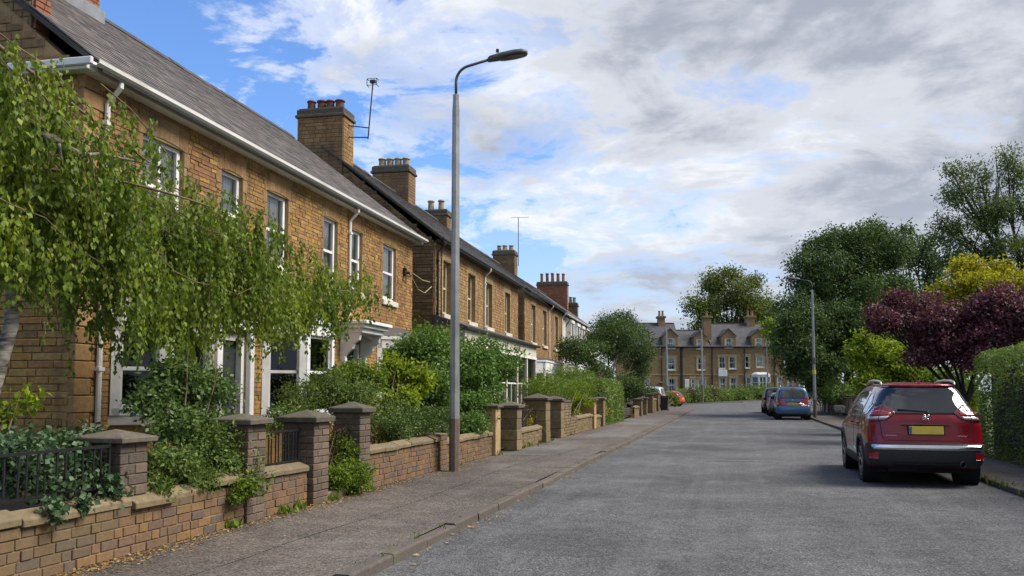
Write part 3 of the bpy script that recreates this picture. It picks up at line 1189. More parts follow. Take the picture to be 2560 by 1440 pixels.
def roof(parent, L, ex, ez, rx, rz, mat, seed, maxobj=300, sw=0.26, expo=0.19, y0=-0.12, ridge_mat='slate_dark', slates=True, over=0.12):
    """two slopes; the street slope is laid with slates"""
    dxs, dzs = rx - ex, rz - ez
    sl = math.hypot(dxs, dzs)
    mb = MB()
    th = 0.05
    for sx in (1, -1):
        e = ex if sx == 1 else 2 * rx - ex
        mb.add([(e, y0, ez - .04), (e, L + over, ez - .04), (rx, L + over, rz - .04), (rx, y0, rz - .04), (e, y0, ez - .12), (e, L + over, ez - .12), (rx, L + over, rz - .14), (rx, y0, rz - .14)],
               [(0, 1, 2, 3), (7, 6, 5, 4), (0, 4, 5, 1), (0, 3, 7, 4), (1, 5, 6, 2)])
    r = mb.build('roof', 'underlay' if slates else mat, parent)
    if slates:
        rn = random.Random(seed)
        ang = math.atan2(dzs, -dxs)
        nrow = int(sl / expo)
        expo = sl / nrow
        Rm = Matrix.Rotation(ang - 0.05, 3, 'Y')
        blocks = []
        for i in range(nrow):
            t = (i + 0.55) * expo
            y = y0 - (sw * 0.5 if i % 2 else 0)
            while y < L + over:
                a, b = max(y, y0), min(y + sw, L + over)
                y += sw
                if b - a < .04:
                    continue
                px_ = ex + dxs * t / sl + rn.gauss(0, .0015)
                pz_ = ez + dzs * t / sl - 0.012 + abs(rn.gauss(0, .0025))
                Rj = Rm @ Matrix.Rotation(rn.gauss(0, .012), 3, 'Z')
                blocks.append((px_, (a + b) / 2, pz_, expo * 1.5, b - a - .008, .016, Rj))
        place_pieces(r, blocks, 'slate', mat, maxobj, 0.0)
    # ridge tiles
    y = y0
    poly = [(-.16, -.10), (-.05, 0.03), (.05, 0.03), (.16, -.10), (.13, -.12), (0, -.02), (-.13, -.12)]
    me = MB().prism_y([(rx + a, rz + b) for a, b in poly[::-1]], 0.004, 0.446).mesh('ridge_tile')
    me.materials.append(MATS[ridge_mat])
    rn = random.Random(seed + 9)
    while y < L + over - .3:
        o = link('ridge_tile', me, r)
        o.location = (0, y, rn.gauss(0.0, .006))
        y += .45
    return r


def gable(mb, y, ex, ez, rx, rz, z0, xf=0.0, th=0.3):
    """gable wall from the ground to the ridge, in the plane y"""
    bx = 2 * rx
    poly = [(xf, z0), (xf, ez - .15), (rx, rz - .12), (bx, ez - .15), (bx, z0)]
    mb.prism_y(poly, y, y + th)
    return poly


def chimney(parent, x0, x1, y0, y1, z0, ztop, mat, npots, potmat, seed, poth=0.38, maxobj=60, mort='mortar_dark', hr=(.10, .15), lr=(.18, .4), cap='cap_stone', lead=True, capo=.07, potr=.15):
    """stack with stone faces towards the street and the camera, corbelled cap and pots"""
    st = MB().box(x0, x1, y0, y1, z0, ztop - .30).build('chimney_stack', mort, parent)
    bl = []
    for a, b, c, d in courses(x0, x1, z0, ztop - .30, hr, lr, .014, seed=seed):
        bl.append(((a + b) / 2, y0 + .012, (c + d) / 2, b - a, .05, d - c))
    for a, b, c, d in courses(y0 + .04, y1, z0, ztop - .30, hr, lr, .014, seed=seed + 1):
        bl.append((x1 - .012, (a + b) / 2, (c + d) / 2, .05, b - a, d - c))
    place_pieces(st, bl, 'stone', mat, maxobj, 0.006, 'stonework')
    mb = MB().box(x0 - capo, x1 + capo, y0 - capo, y1 + capo, ztop - .30, ztop - .20)
    mb.box(x0 - capo * .4, x1 + capo * .4, y0 - capo * .4, y1 + capo * .4, ztop - .20, ztop - .02)
    mb.box(x0 + .02, x1 - .02, y0 + .02, y1 - .02, ztop - .02, ztop + .03)
    mb.build('chimney_cap', cap, st, bevel=.015)
    rn = random.Random(seed)
    for i in range(npots):
        t = (i + .5) / npots
        cx = x0 + .12 + (x1 - x0 - .24) * t
        cy = (y0 + y1) / 2 + rn.uniform(-.06, .06)
        h = poth * rn.uniform(.9, 1.08)
        r = potr * rn.uniform(.93, 1.07)
        MB().lathe([(r * 1.08, 0), (r, .04), (r * .9, h * .75), (r * .92, h * .82), (r * 1.12, h * .84), (r * 1.12, h * .93), (r * .97, h * .95), (r * .95, h), (r * .75, h), (r * .72, h * .6)], (cx, cy, ztop + .02), 14).build('chimney_pot', potmat, st, True)
    return st


def aerial(parent, base, top, name='aerial', yagi=True, rot=0.0, n=7):
    mb = MB()
    b, t = Vector(base), Vector(top)
    mb.tube([b, t], 0.022, 6)
    if yagi:
        d = Vector((math.cos(rot), math.sin(rot), 0.05))
        s = Vector((-d.y, d.x, 0))
        mb.tube([t - d * .45, t + d * .65], 0.012, 5)
        for i in range(n):
            p = t - d * .42 + d * (1.05 * i / (n - 1))
            mb.tube([p - s * .16, p + s * .16], 0.007, 4)
    else:
        for q in (-.17, .17):
            for r_ in (-.12, .1):
                mb.tube([t + Vector((q, -.1, r_)), t + Vector((q, .1, r_))], .012, 4)
            mb.tube([t + Vector((q, -.1, -.12)), t + Vector((q, -.1, .1))], .012, 4)
        for r_ in (-.12, .1):
            mb.tube([t + Vector((-.17, -.1, r_)), t + Vector((.17, -.1, r_))], .012, 4)
        mb.box(t.x - .09, t.x + .09, t.y - .06, t.y + .06, t.z - .02, t.z + .08)
    return mb.build(name, 'aerial', parent)


def canted_bay(parent, y0, y1, v, cant, z0, z1, name='bay_window', paint='white_paint', glass='pane_glass_dark', plinth='ironstone', roofmat='lead', curtain=None, plinthm=True, head=0.22, front=2, sill=.14):
    """three-sided timber bay: frame with posts, rails, panes as its own pieces, stone plinth below"""
    fac = [((0, y0), (v, y0 + cant)), ((v, y0 + cant), (v, y1 - cant)), ((v, y1 - cant), (0, y1))]
    mb = MB()
    panes = []
    for fi, (a, b) in enumerate(fac):
        a3, b3 = Vector((a[0], a[1], 0)), Vector((b[0], b[1], 0))
        d = (b3 - a3).normalized()
        nrm = Vector((d.y, -d.x, 0))
        ln = (b3 - a3).length
        zz = Vector((0, 0, 1))
        # posts at both ends, head and sill rails
        for t in (0.05, ln - 0.05):
            mb.obox(a3 + d * t + zz * z0, a3 + d * t + zz * z1, .13, .12, nrm)
        mb.obox(a3 + zz * (z1 - head / 2), b3 + zz * (z1 - head / 2), .12, head)
        mb.obox(a3 + zz * (z0 + .05), b3 + zz * (z0 + .05), .12, .10)
        k = front if fi == 1 else 1
        span = ln - .2
        for q in range(k):
            s0, s1 = .1 + span * q / k, .1 + span * (q + 1) / k
            if q:
                mb.obox(a3 + d * s0 + zz * z0, a3 + d * s0 + zz * z1, .08, .10, nrm)
            zt, zb = z1 - head, z0 + .1
            zm = zb + (zt - zb) * .52
            o = nrm * -.02
            for s in (s0 + .02, s1 - .02):
                mb.obox(a3 + d * s + o + zz * zb, a3 + d * s + o + zz * zt, .06, .05, nrm)
            for z in (zb + .03, zt - .03, zm):
                mb.obox(a3 + d * s0 + o + zz * z, a3 + d * s1 + o + zz * z, .05, .055)
            for c_, e_ in ((zb, zm), (zm, zt)):
                p0, p1 = a3 + d * s0 - nrm * .03, a3 + d * s1 - nrm * .03
                panes.append([p0 + zz * c_, p1 + zz * c_, p1 + zz * e_, p0 + zz * e_])
    w = mb.build(name, paint, parent)
    for p in panes:
        MB().add(p, [(0, 1, 2, 3)]).build('pane', glass, w)
    ov = .10
    pl = [(0, y0 - ov), (v + ov, y0 + cant - ov * .5), (v + ov, y1 - cant + ov * .5), (0, y1 + ov)]
    # cornice and roof
    MB().prism_z(pl, z1, z1 + .09).build('cornice', paint, w, bevel=.01)
    n4 = [(0, y0, z1 + .42), (0, y1, z1 + .42)]
    rv = [(x, y, z1 + .092) for x, y in pl] + [(0.02, y0 + cant * .7, z1 + .40), (0.02, y1 - cant * .7, z1 + .40)]
    MB().add(rv, [(0, 1, 4), (1, 2, 5, 4), (2, 3, 5)]).build('bay_roof', roofmat, w)
    MB().prism_z([(0, y0 - .06), (v + .07, y0 + cant - .03), (v + .07, y1 - cant + .03), (0, y1 + .06)], z0 - sill, z0).build('sill', 'white_stone', w, bevel=.01)
    if plinthm:
        MB().prism_z([(0, y0), (v, y0 + cant), (v, y1 - cant), (0, y1)], 0.0, z0 - sill).build('plinth', plinth, w)
    if curtain:
        for s in (0, 1):
            ya = y0 + cant + .1 if s == 0 else y1 - cant - .35
            MB().box(v - .25, v - .23, ya, ya + .25, z0, z1 - .2).build('curtain', curtain, w)
    # dark room behind the panes
    return w


# ------------------------------------------------------------------ house 1 (nearest)
A1 = rad(1.95)
H1 = empty('stone_house', (-8.41, 9.85, 0), A1, 'long ironstone house with grey slate roof and white gutter behind the birch', 'house', 'houses along the left side')
L1 = 13.82
ff = [(1.30, 2.36), (3.50, 4.22), (5.14, 6.02), (7.74, 8.48), (9.24, 9.98), (11.44, 12.42)]
op1 = [(a, b, 3.92, 5.38) for a, b in ff]
op1 += [(0.75, 3.0, 0.95, 2.62), (3.55, 4.45, 0.2, 2.55), (5.1, 7.35, 0.9, 2.85), (8.85, 9.95, 0.2, 2.65), (11.1, 13.3, 0.9, 2.85)]
mb = wall_face(MB(), 0, L1, 0, 5.86, op1, 0.0, 0.2)
# gable wall facing the camera, far gable, back and floor close the shell
gable(mb, 0.0, .25, 5.95, -3.9, 9.2, 0, -0.0, .25)
gable(mb, L1 - .3, .25, 5.95, -3.9, 9.2, 0, -0.002, .25)
mb.box(-7.8, -7.6, 0.26, L1 - .31, 0, 5.8)
mb.build('wall', 'mortar', H1)
MB().box(-1.9, -1.8, .3, L1 - .4, 0.02, 5.7).box(-1.79, -0.21, .3, L1 - .4, 2.98, 3.10).build('dark_room_backing', 'room', H1)  # added dark sheets behind the windows, painted as unlit rooms
jb = []
jr = []
for (a, b, c, d) in op1[:6]:
    jr += jamb_stones(H1, a, b, c, d + .1, 'pale_stone', jb, w=(.09, .17))
    arch_head(H1, a - .12, b + .12, d - .02, 5.74, 'ironstone_tan', rise=.06)
    jr.append((a - .12, b + .12, d, 5.74))
for (a, b, c, d) in op1[6:]:
    jr.append((a - .02, b + .02, c, d + .02))
place_pieces(H1, jb, 'jamb_stone', 'ironstone_tan', 300, .006)
# quoins at the near corner
qb = []
z = 0.1
i = 0
while z < 5.7:
    w = (.32, .5)[i % 2]
    qb.append((-0.07, w / 2 - .012, z + .115, .19, w, .222))
    jr.append((0, w, z, z + .23))
    z += .23
    i += 1
place_pieces(H1, qb, 'quoin', 'ironstone_tan', 60, .01)
allr = courses(0.0, L1, 0.1, 5.80, (.062, .098), (.12, .34), .011, list(op1) + jr, 21)
redr = [r for r in allr if (r[2] > 3.6 and r[1] < 3.6 and RND.random() < .75) or (r[0] > 10.2 and r[2] > 2.9 and RND.random() < .3) or RND.random() < .05]
rset = set(redr)
place_pieces(H1, wall_blocks([r for r in allr if r not in rset], seed=3), 'wall_stone', 'ironstone', 200, .006, 'wall_stone_field')
place_pieces(H1, wall_blocks(redr, seed=4), 'wall_brick', 'ironstone_red', 100, .006, 'wall_brick_field')
# gable stones, facing the camera (plane y = 0)
gb = []
for a, b, c, d in courses(-7.6, -0.06, 0.1, 5.8, (.085, .11), (.22, .5), .014, seed=33):
    gb.append(((a + b) / 2, .012 + RND.uniform(-.008, .004), (c + d) / 2, b - a, .06, d - c))
place_pieces(H1, gb, 'gable_stone', 'ironstone', 240, .007, 'gable_stone_field')
gb = []
for a, b, c, d in courses(-7.2, -0.1, 5.85, 9.0, (.10, .14), (.22, .5), .016, seed=34):
    if d < 5.75 + (-abs((a + b) / 2 + 3.9) + 3.9) * .80:
        gb.append(((a + b) / 2, .012, (c + d) / 2, b - a, .06, d - c))
place_pieces(H1, gb, 'gable_stone', 'ironstone_dark', 40, .007, 'gable_stone_field')
for i, (a, b, c, d) in enumerate(op1[:6]):
    sash(H1, a + .01, b - .01, c, d + .03, mull=1 if i == 0 else 0, cfrac=.44, bars=0, x=-.13, sillw=.07)
canted_bay(H1, .75, 3.0, .5, .55, 1.2, 2.6, curtain='curtain', front=1)
canted_bay(H1, 5.1, 7.35, .62, .5, 1.02, 2.85, glass='pane_glass_dark', front=1)
canted_bay(H1, 11.1, 13.3, .62, .5, 1.02, 2.85, roofmat='slate_dark', front=2)
# front doors in recesses, with a bracketed hood over the second
for (a, b), zt in (((3.55, 4.45), 2.55), ((8.85, 9.95), 2.65)):
    d = MB().box(-.2, -.14, a, b, .2, zt).build('front_door', 'door_dark', H1)
    MB().box(-.13, -.02, a, a + .1, .2, zt).box(-.13, -.02, b - .1, b, .2, zt).box(-.13, -.02, a + .1, b - .1, zt - .12, zt).build('door_frame', 'white_paint', d)
    MB().lathe([(.02, 0), (.035, .02), (.035, .05), (.01, .06)], (-.12, b - .2, 1.2), 10).build('door_knob', 'lead', d)
MB().box(.0, .10, 3.36, 3.53, .3, 2.62).box(.0, .10, 4.47, 4.62, .3, 2.62).box(0, .14, 3.3, 4.68, 2.621, 2.8).build('door_surround', 'white_paint', H1, bevel=.01)
hd = MB().box(0, .72, 8.55, 10.25, 3.06, 3.14).box(0, .64, 8.63, 10.17, 2.97, 3.059).box(0, .56, 8.71, 10.09, 2.86, 2.969).build('door_hood', 'white_paint', H1, bevel=.012)
for yb in (8.72, 9.96):
    pr = [(0, 2.1), (.08, 2.12), (.14, 2.22), (.12, 2.34), (.2, 2.42), (.3, 2.5), (.34, 2.62), (.46, 2.7), (.5, 2.855), (0, 2.855)]
    MB().prism_y(pr, yb, yb + .12).build('hood_bracket', 'white_paint', hd)
hv = [(8.84, 2.855), (9.96, 2.855), (9.96, 2.72)] + [(9.96 - 1.12 * t, 2.72 - .0 + .12 * math.sin(math.pi * t)) for t in [.1, .25, .4, .5, .6, .75, .9]] + [(8.84, 2.72)]
MB().prism_x(hv[::-1], .30, .36).build('hood_arch', 'white_paint', hd)
# roof and rainwater goods
roof(H1, L1, .30, 5.93, -3.9, 9.2, 'slate', 5, 300, sw=.27, expo=.17, y0=-.02, over=.25)
MB().box(.0, .20, .0, L1 + .42, 5.80, 5.92).build('soffit', 'white_plastic', H1)
gutter(H1, -.15, L1 + .45, .20, 5.93, 'white_plastic')
MB().box(-1.6, .20, -.20, -.02, 5.80, 5.90).box(-1.6, .3, -.26, -.201, 5.84, 5.94).build('gutter_return', 'white_plastic', H1, bevel=.01)
pipe(H1, .42, .2, 5.84, .06, 'white_plastic', .2)
pipe(H1, 9.12, 3.3, 5.84, .05, 'white_plastic', .2)
# gable stack at the near corner and the ridge stack
chimney(H1, -2.15, -.88, .02, .34, 5.95, 9.6, 'ironstone_dark', 2, 'pot_red', 61, maxobj=50, hr=(.10, .14), lr=(.2, .4))
ob = []
for a, b, c, d in courses(.05, .34, 5.96, 9.3, (.075, .09), (.14, .24), .012, seed=81):
    ob.append((-.865, (a + b) / 2, (c + d) / 2, .05, b - a, d - c))
place_pieces(H1, ob, 'brick', 'brick_orange', 80, .004, 'brickwork')
chimney(H1, -4.5, -3.3, 3.35, 4.5, 8.2, 11.6, 'brick_orange', 3, 'pot_red', 62, hr=(.075, .09), lr=(.14, .24), maxobj=60)
MB().obox((-3.24, 3.30, 8.75), (-3.24, 4.55, 8.75), .08, .35).obox((-4.5, 3.31, 9.0), (-3.22, 3.31, 8.72), .06, .3).build('lead_flashing', 'lead', H1)
# telephone wires and bracket on the front wall near the far corner
mb = MB().box(.0, .09, 13.0, 13.09, 4.72, 4.95).box(0, .14, 13.2, 13.25, 4.8, 4.86)
mb.tube([(.08, 13.05, 4.85), (.14, 12.9, 4.5), (.08, 12.75, 4.6)], .012, 5).tube([(.1, 13.1, 4.9), (.12, 12.8, 4.95)], .012, 5)
mb.tube([(.08, 13.1, 4.88), (.06, 13.5, 4.8), (.0, L1 + .05, 4.86)], .012, 5)
mb.build('cable_bracket', 'black_plastic', H1)
mb = MB()
mb.tube([(0.0, L1, 4.78), (-.05, L1 + .7, 4.52), (-.1, L1 + 1.5, 4.50), (-.16, L1 + 2.4, 4.80)], .014, 6)
mb.tube([(0.0, L1, 4.92), (-.08, L1 + 1.2, 4.86), (-.16, L1 + 2.2, 4.92)], .016, 6)
mb.build('cable_loop', 'leaf_cable', H1)

# ------------------------------------------------------------------ house 2
A2 = rad(2.3)
H2 = empty('stone_house', (-9.1, 26.3, 0), A2, 'stone house with dark gable wall, black gutter and two tall chimneys', 'house', 'houses along the left side')
L2 = 13.35
op2 = [(a, b, 4.05, 5.82) for a, b in ((.92, 1.86), (4.15, 5.25), (6.95, 8.05), (10.5, 11.6))]
mb = wall_face(MB(), 0, L2, 0, 6.3, op2, 0.0, .24)
gable(mb, 0.0, .25, 6.38, -3.85, 9.62, 0, -.002, .25)
gable(mb, L2 - .3, .25, 6.38, -3.85, 9.62, 0, -.002, .25)
mb.box(-7.7, -7.5, 0.26, L2 - .31, 0, 6.2)
mb.build('wall', 'mortar', H2)
MB().box(-1.9, -1.8, .3, L2 - .4, 0.02, 6.2).build('dark_room_backing', 'room', H2)
jr = []
for (a, b, c, d) in op2:
    jb = []
    jr += jamb_stones(H2, a, b, c, d, 'pale_stone', jb, w=(.14, .14))
    place_pieces(H2, jb, 'jamb_stone', 'pale_stone', 40, .006)
    arch_head(H2, a - .14, b + .14, d - .02, 6.14, 'pale_stone', rise=.06, n=3)
    jr.append((a - .14, b + .14, d, 6.14))
    sash(H2, a + .01, b - .01, c, d + .03, x=-.22, paint='cream_paint', curtain=None if a > 6 else 'grey_curtain', bars=0, glass='pane_glass', sillw=.09)
blk = wall_blocks(courses(0, L2, 3.3, 6.26, (.085, .12), (.18, .36), .014, list(op2) + jr, 41), seed=5)
place_pieces(H2, blk, 'wall_stone', 'ironstone_tan', 150, .006, 'wall_stone_field')
gb = []
for a, b, c, d in courses(-4.6, -0.03, 2.0, 9.3, (.09, .13), (.2, .5), .016, seed=43):
    if d < 6.25 + (-abs((a + b) / 2 + 3.85) + 3.85) * .82 and d < 9.4:
        gb.append(((a + b) / 2, .006 + RND.uniform(-.012, .004), (c + d) / 2, b - a, .06, d - c))
place_pieces(H2, gb, 'gable_stone', 'ironstone_dark', 200, .008, 'gable_stone_field')
roof(H2, L2, .30, 6.38, -3.85, 9.62, 'slate_dark', 6, 120, sw=.30, expo=.21, y0=-.06)
# flat verge stones on the gable edge
MB().obox((.28, -.09, 6.36), (-3.85, -.09, 9.58), .07, .06).build('verge', 'cap_stone', H2)
gutter(H2, -.15, L2 + .15, .20, 6.38, 'black_plastic')
MB().box(.01, .2, 0, L2, 6.27, 6.34).build('soffit', 'black_plastic', H2)
pipe(H2, .12, .2, 6.28, .07, 'black_plastic', .22)
MB().tube([(.05, .62, 6.2), (.04, .60, 5.0), (.05, .63, 3.5)], .018, 5).build('cable', 'black_plastic', H2)
pipe(H2, 6.55, 3.4, 6.28, .07, 'white_plastic', .22)
chimney(H2, -4.75, -3.15, -.05, .85, 7.6, 10.85, 'ironstone_tan', 4, 'pot_red', 71, maxobj=60)
ch = aerial(H2, (-2.45, .4, 9.85), (-2.3, .4, 11.75), yagi=False)
MB().tube([(-3.2, .4, 10.35), (-2.42, .4, 10.22)], .02, 5).tube([(-3.2, .4, 9.95), (-2.45, .4, 9.9)], .02, 5).build('aerial_bracket', 'aerial', H2)
chimney(H2, -4.8, -3.25, 7.0, 7.9, 8.3, 10.72, 'ironstone_tan', 4, 'pot_buff', 72, maxobj=50)
MB().obox((-3.2, 6.94, 8.82), (-4.0, 6.94, 9.45), .04, .34, (0, 1, 0)).build('lead_flashing', 'lead', H2)
chimney(H2, -4.6, -3.35, 13.0, 13.7, 8.5, 10.1, 'ironstone_dark', 2, 'pot_buff', 73, maxobj=30, poth=.5)
# long ground floor bay front under one slate lean-to roof, white timber
bf = MB().prism_y([(0, 3.95), (1.12, 3.55), (1.12, 3.47), (0, 3.5)], -.15, L2 - .5).build('bay_roof', 'slate_dark', H2)
gutter(H2, -.15, L2 - .5, 1.02, 3.55, 'black_plastic')
bb = MB().box(.05, 1.0, -.02, L2 - .7, 2.95, 3.46).box(.05, .96, -.02, .10, .3, 2.95).box(.05, .96, L2 - .85, L2 - .7, .3, 2.95)
for i in range(7):
    yc = .04 + (L2 - .85) * i / 6
    bb.box(.86, 1.0, yc - .1, yc + .1, .9, 2.95)
bb.box(.05, .985, .1, L2 - .85, .3, .95)
fr = bb.build('bay_front', 'white_stone', H2)
for i in range(6):
    a = .04 + (L2 - .85) * i / 6 + .1
    b = .04 + (L2 - .85) * (i + 1) / 6 - .1
    MB().add([(.9, a, .95), (.9, b, .95), (.9, b, 2.95), (.9, a, 2.95)], [(0, 1, 2, 3)]).build('pane', 'pane_glass_dark', fr)
    MB().box(.91, .96, a, b, 1.8, 1.86).box(.91, .96, (a + b) / 2 - .03, (a + b) / 2 + .03, .95, 1.8).build('glazing_bar', 'white_paint', fr)
MB().box(.99, 1.03, 0, L2 - .7, 2.92, 3.0).build('moulding', 'white_paint', fr)

# ------------------------------------------------------------------ house 3
H3 = empty('stone_house', (-9.85, 41.9, 0), rad(2.0), 'stone house with canted white bays, standing beyond the lean-to front and its near lamp post', 'house', 'houses along the left side')
L3 = 11.9
op3 = [(a, b, 4.0, 5.95) for a, b in ((1.75, 2.95), (5.05, 6.35), (9.2, 10.4))]
mb = wall_face(MB(), 0, L3, 0, 6.38, op3, 0.0, .24)
gable(mb, 0.0, .25, 6.46, -3.85, 9.5, 0, -.002, .25)
mb.box(-7.7, -7.5, 0.26, L3, 0, 6.2)
mb.build('wall', 'mortar', H3)
MB().box(-1.9, -1.8, .3, L3 - .2, 0.02, 6.2).build('dark_room_backing', 'room', H3)
jr = []
for (a, b, c, d) in op3:
    jb = []
    jr += jamb_stones(H3, a, b, c, d, 'pale_stone', jb, w=(.18, .18))
    place_pieces(H3, jb, 'jamb_stone', 'pale_stone', 40, .006)
    arch_head(H3, a - .16, b + .16, d - .02, 6.2, 'pale_stone', rise=.06, n=3)
    jr.append((a - .16, b + .16, d, 6.2))
    sash(H3, a + .01, b - .01, c, d + .03, x=-.22, paint='white_paint', curtain=None)
blk = wall_blocks(courses(0, L3, 3.3, 6.34, (.10, .14), (.22, .42), .014, list(op3) + jr, 51), seed=6)
place_pieces(H3, blk, 'wall_stone', 'ironstone_tan', 60, .006, 'wall_stone_field')
gb = []
for a, b, c, d in courses(-2.5, -0.03, 2.6, 8.0, (.10, .14), (.22, .5), .016, seed=53):
    if d < 6.3 + (-abs((a + b) / 2 + 3.85) + 3.85) * .78:
        gb.append(((a + b) / 2, .006, (c + d) / 2, b - a, .06, d - c))
place_pieces(H3, gb, 'gable_stone', 'ironstone_dark', 40, .008, 'gable_stone_field')
roof(H3, L3, .30, 6.46, -3.85, 9.5, 'slate_dark', 7, 40, sw=.34, expo=.26, y0=-.06)
gutter(H3, -.1, L3 + .1, .20, 6.46, 'black_plastic')
pipe(H3, 6.95, 3.4, 6.36, .07, 'white_plastic', .22)
pipe(H3, 11.7, 3.4, 6.36, .07, 'white_plastic', .22)
pipe(H3, .06, 3.0, 6.0, -.5, 'black_plastic', .1)
canted_bay(H3, -.2, 3.6, .9, .7, 1.0, 2.95, roofmat='slate_dark', head=.55, plinth='stone_mid', curtain='grey_curtain')
canted_bay(H3, 4.3, 8.0, .9, .7, 1.0, 2.95, roofmat='slate_dark', head=.55, plinth='stone_mid', curtain='grey_curtain')
canted_bay(H3, 8.6, 11.6, .9, .7, 1.0, 2.9, roofmat='slate_dark', head=.5, plinth='stone_mid')
chimney(H3, -4.3, -2.9, 11.4, 12.3, 8.2, 10.35, 'ironstone_dark', 3, 'pot_buff', 74, maxobj=20)
aerial(H3, (-2.75, 11.9, 9.4), (-2.75, 11.9, 12.5), rot=.35)

# ------------------------------------------------------------------ house 4: white upper bays, orange stack
H4 = empty('white_fronted_house', (-10.35, 54.6, 0), rad(2.0), 'white-fronted house with orange brick chimney behind the dark evergreen tree', 'house', 'houses along the left side')
L4 = 20.0
op4 = [(a, a + .9, 3.6, 5.6) for a in (1.6, 4.4, 7.0, 9.6, 12.4)]
mb = wall_face(MB(), 0, L4, 0, 6.3, op4, 0.0, .22)
gable(mb, 0.0, .25, 6.38, -3.85, 9.4, 0, -.002, .25)
gable(mb, L4 - .3, .25, 6.38, -3.85, 9.4, 0, -.002, .25)
mb.build('wall', 'white_stone', H4)
MB().box(-1.9, -1.8, .3, L4 - .4, 0.02, 6.2).build('dark_room_backing', 'room', H4)
for (a, b, c, d) in op4:
    sash(H4, a + .01, b - .01, c, d, x=-.12, curtain='grey_curtain')
    MB().box(.0, .35, a - .25, a - .05, 3.3, 5.9).box(0, .35, b + .05, b + .25, 3.3, 5.9).box(0, .4, a - .3, b + .3, 5.9, 6.1).build('bay_surround', 'white_paint', H4, bevel=.01)
roof(H4, L4, .30, 6.38, -3.85, 9.4, 'slate_far', 8, 0, slates=False)
gutter(H4, -.1, L4 + .1, .20, 6.38, 'white_plastic')
MB().tube([(.3, .5, 6.35), (.35, .55, 6.0), (.1, .6, 5.6)], .03, 6).build('downpipe', 'black_plastic', H4)
chimney(H4, -4.6, -2.1, 16.0, 16.8, 8.2, 10.45, 'brick_orange', 5, 'pot_orange', 75, poth=.75, maxobj=20, potr=.13)
chimney(H4, -2.6, -1.7, 19.2, 19.9, 7.0, 9.0, 'ironstone_tan', 2, 'pot_buff', 76, poth=.5, maxobj=0)
MB().box(.02, .9, .3, 4.4, .3, 3.2).box(.02, .9, 6, 10, .3, 3.2).build('bay_front', 'white_paint', H4)

# ------------------------------------------------------------------ front garden walls
def wall_run(label, y0, y1, z0, ncourse, ch, mat, cope, seed, x=WALLX, th=.22, bl=(.20, .225), maxobj=300, coplen=.62, name='garden_wall', head=.5):
    """brick garden wall: mortar core, single bricks on the street face, sloped coping stones"""
    t = empty(name, (x, y0, z0), 0, label, 'wall', 'front garden walls on the left')
    L = y1 - y0
    h = ncourse * ch
    MB().box(-th, -.012, 0, L, -.12, h).build('wall_core', 'mortar', t)
    rn = random.Random(seed)
    bk = []
    for c in range(ncourse):
        y = -rn.uniform(0, .2)
        k = 0
        while y < L:
            l = rn.uniform(*bl) if rn.random() > head * .6 else rn.uniform(.10, .125)
            a, b = max(0, y), min(L, y + l)
            y += l + .011
            if b - a > .03:
                bk.append((-.05 + rn.gauss(0, .003), (a + b) / 2, (c + .5) * ch + rn.gauss(0, .001), .10, b - a, ch - .012))
    place_pieces(t, bk, 'brick', mat, maxobj, .0035, 'brickwork', jit=.004)
    y = 0
    while y < L - .02:
        l = min(coplen * rn.uniform(.85, 1.1), L - y)
        if L - y - l < .15:
            l = L - y
        poly = [(.035, 0), (.035, .055), (.02, .068), (-th * .5, .12), (-th - .02, .07), (-th - .035, 0)]
        o = MB().prism_y(poly, y + .004, y + l - .004).build('coping_stone', cope, t, bevel=.006)
        o.location = (0, 0, h + .002)
        o.rotation_euler = (rn.gauss(0, .004), 0, rn.gauss(0, .004))
        y += l
    return t


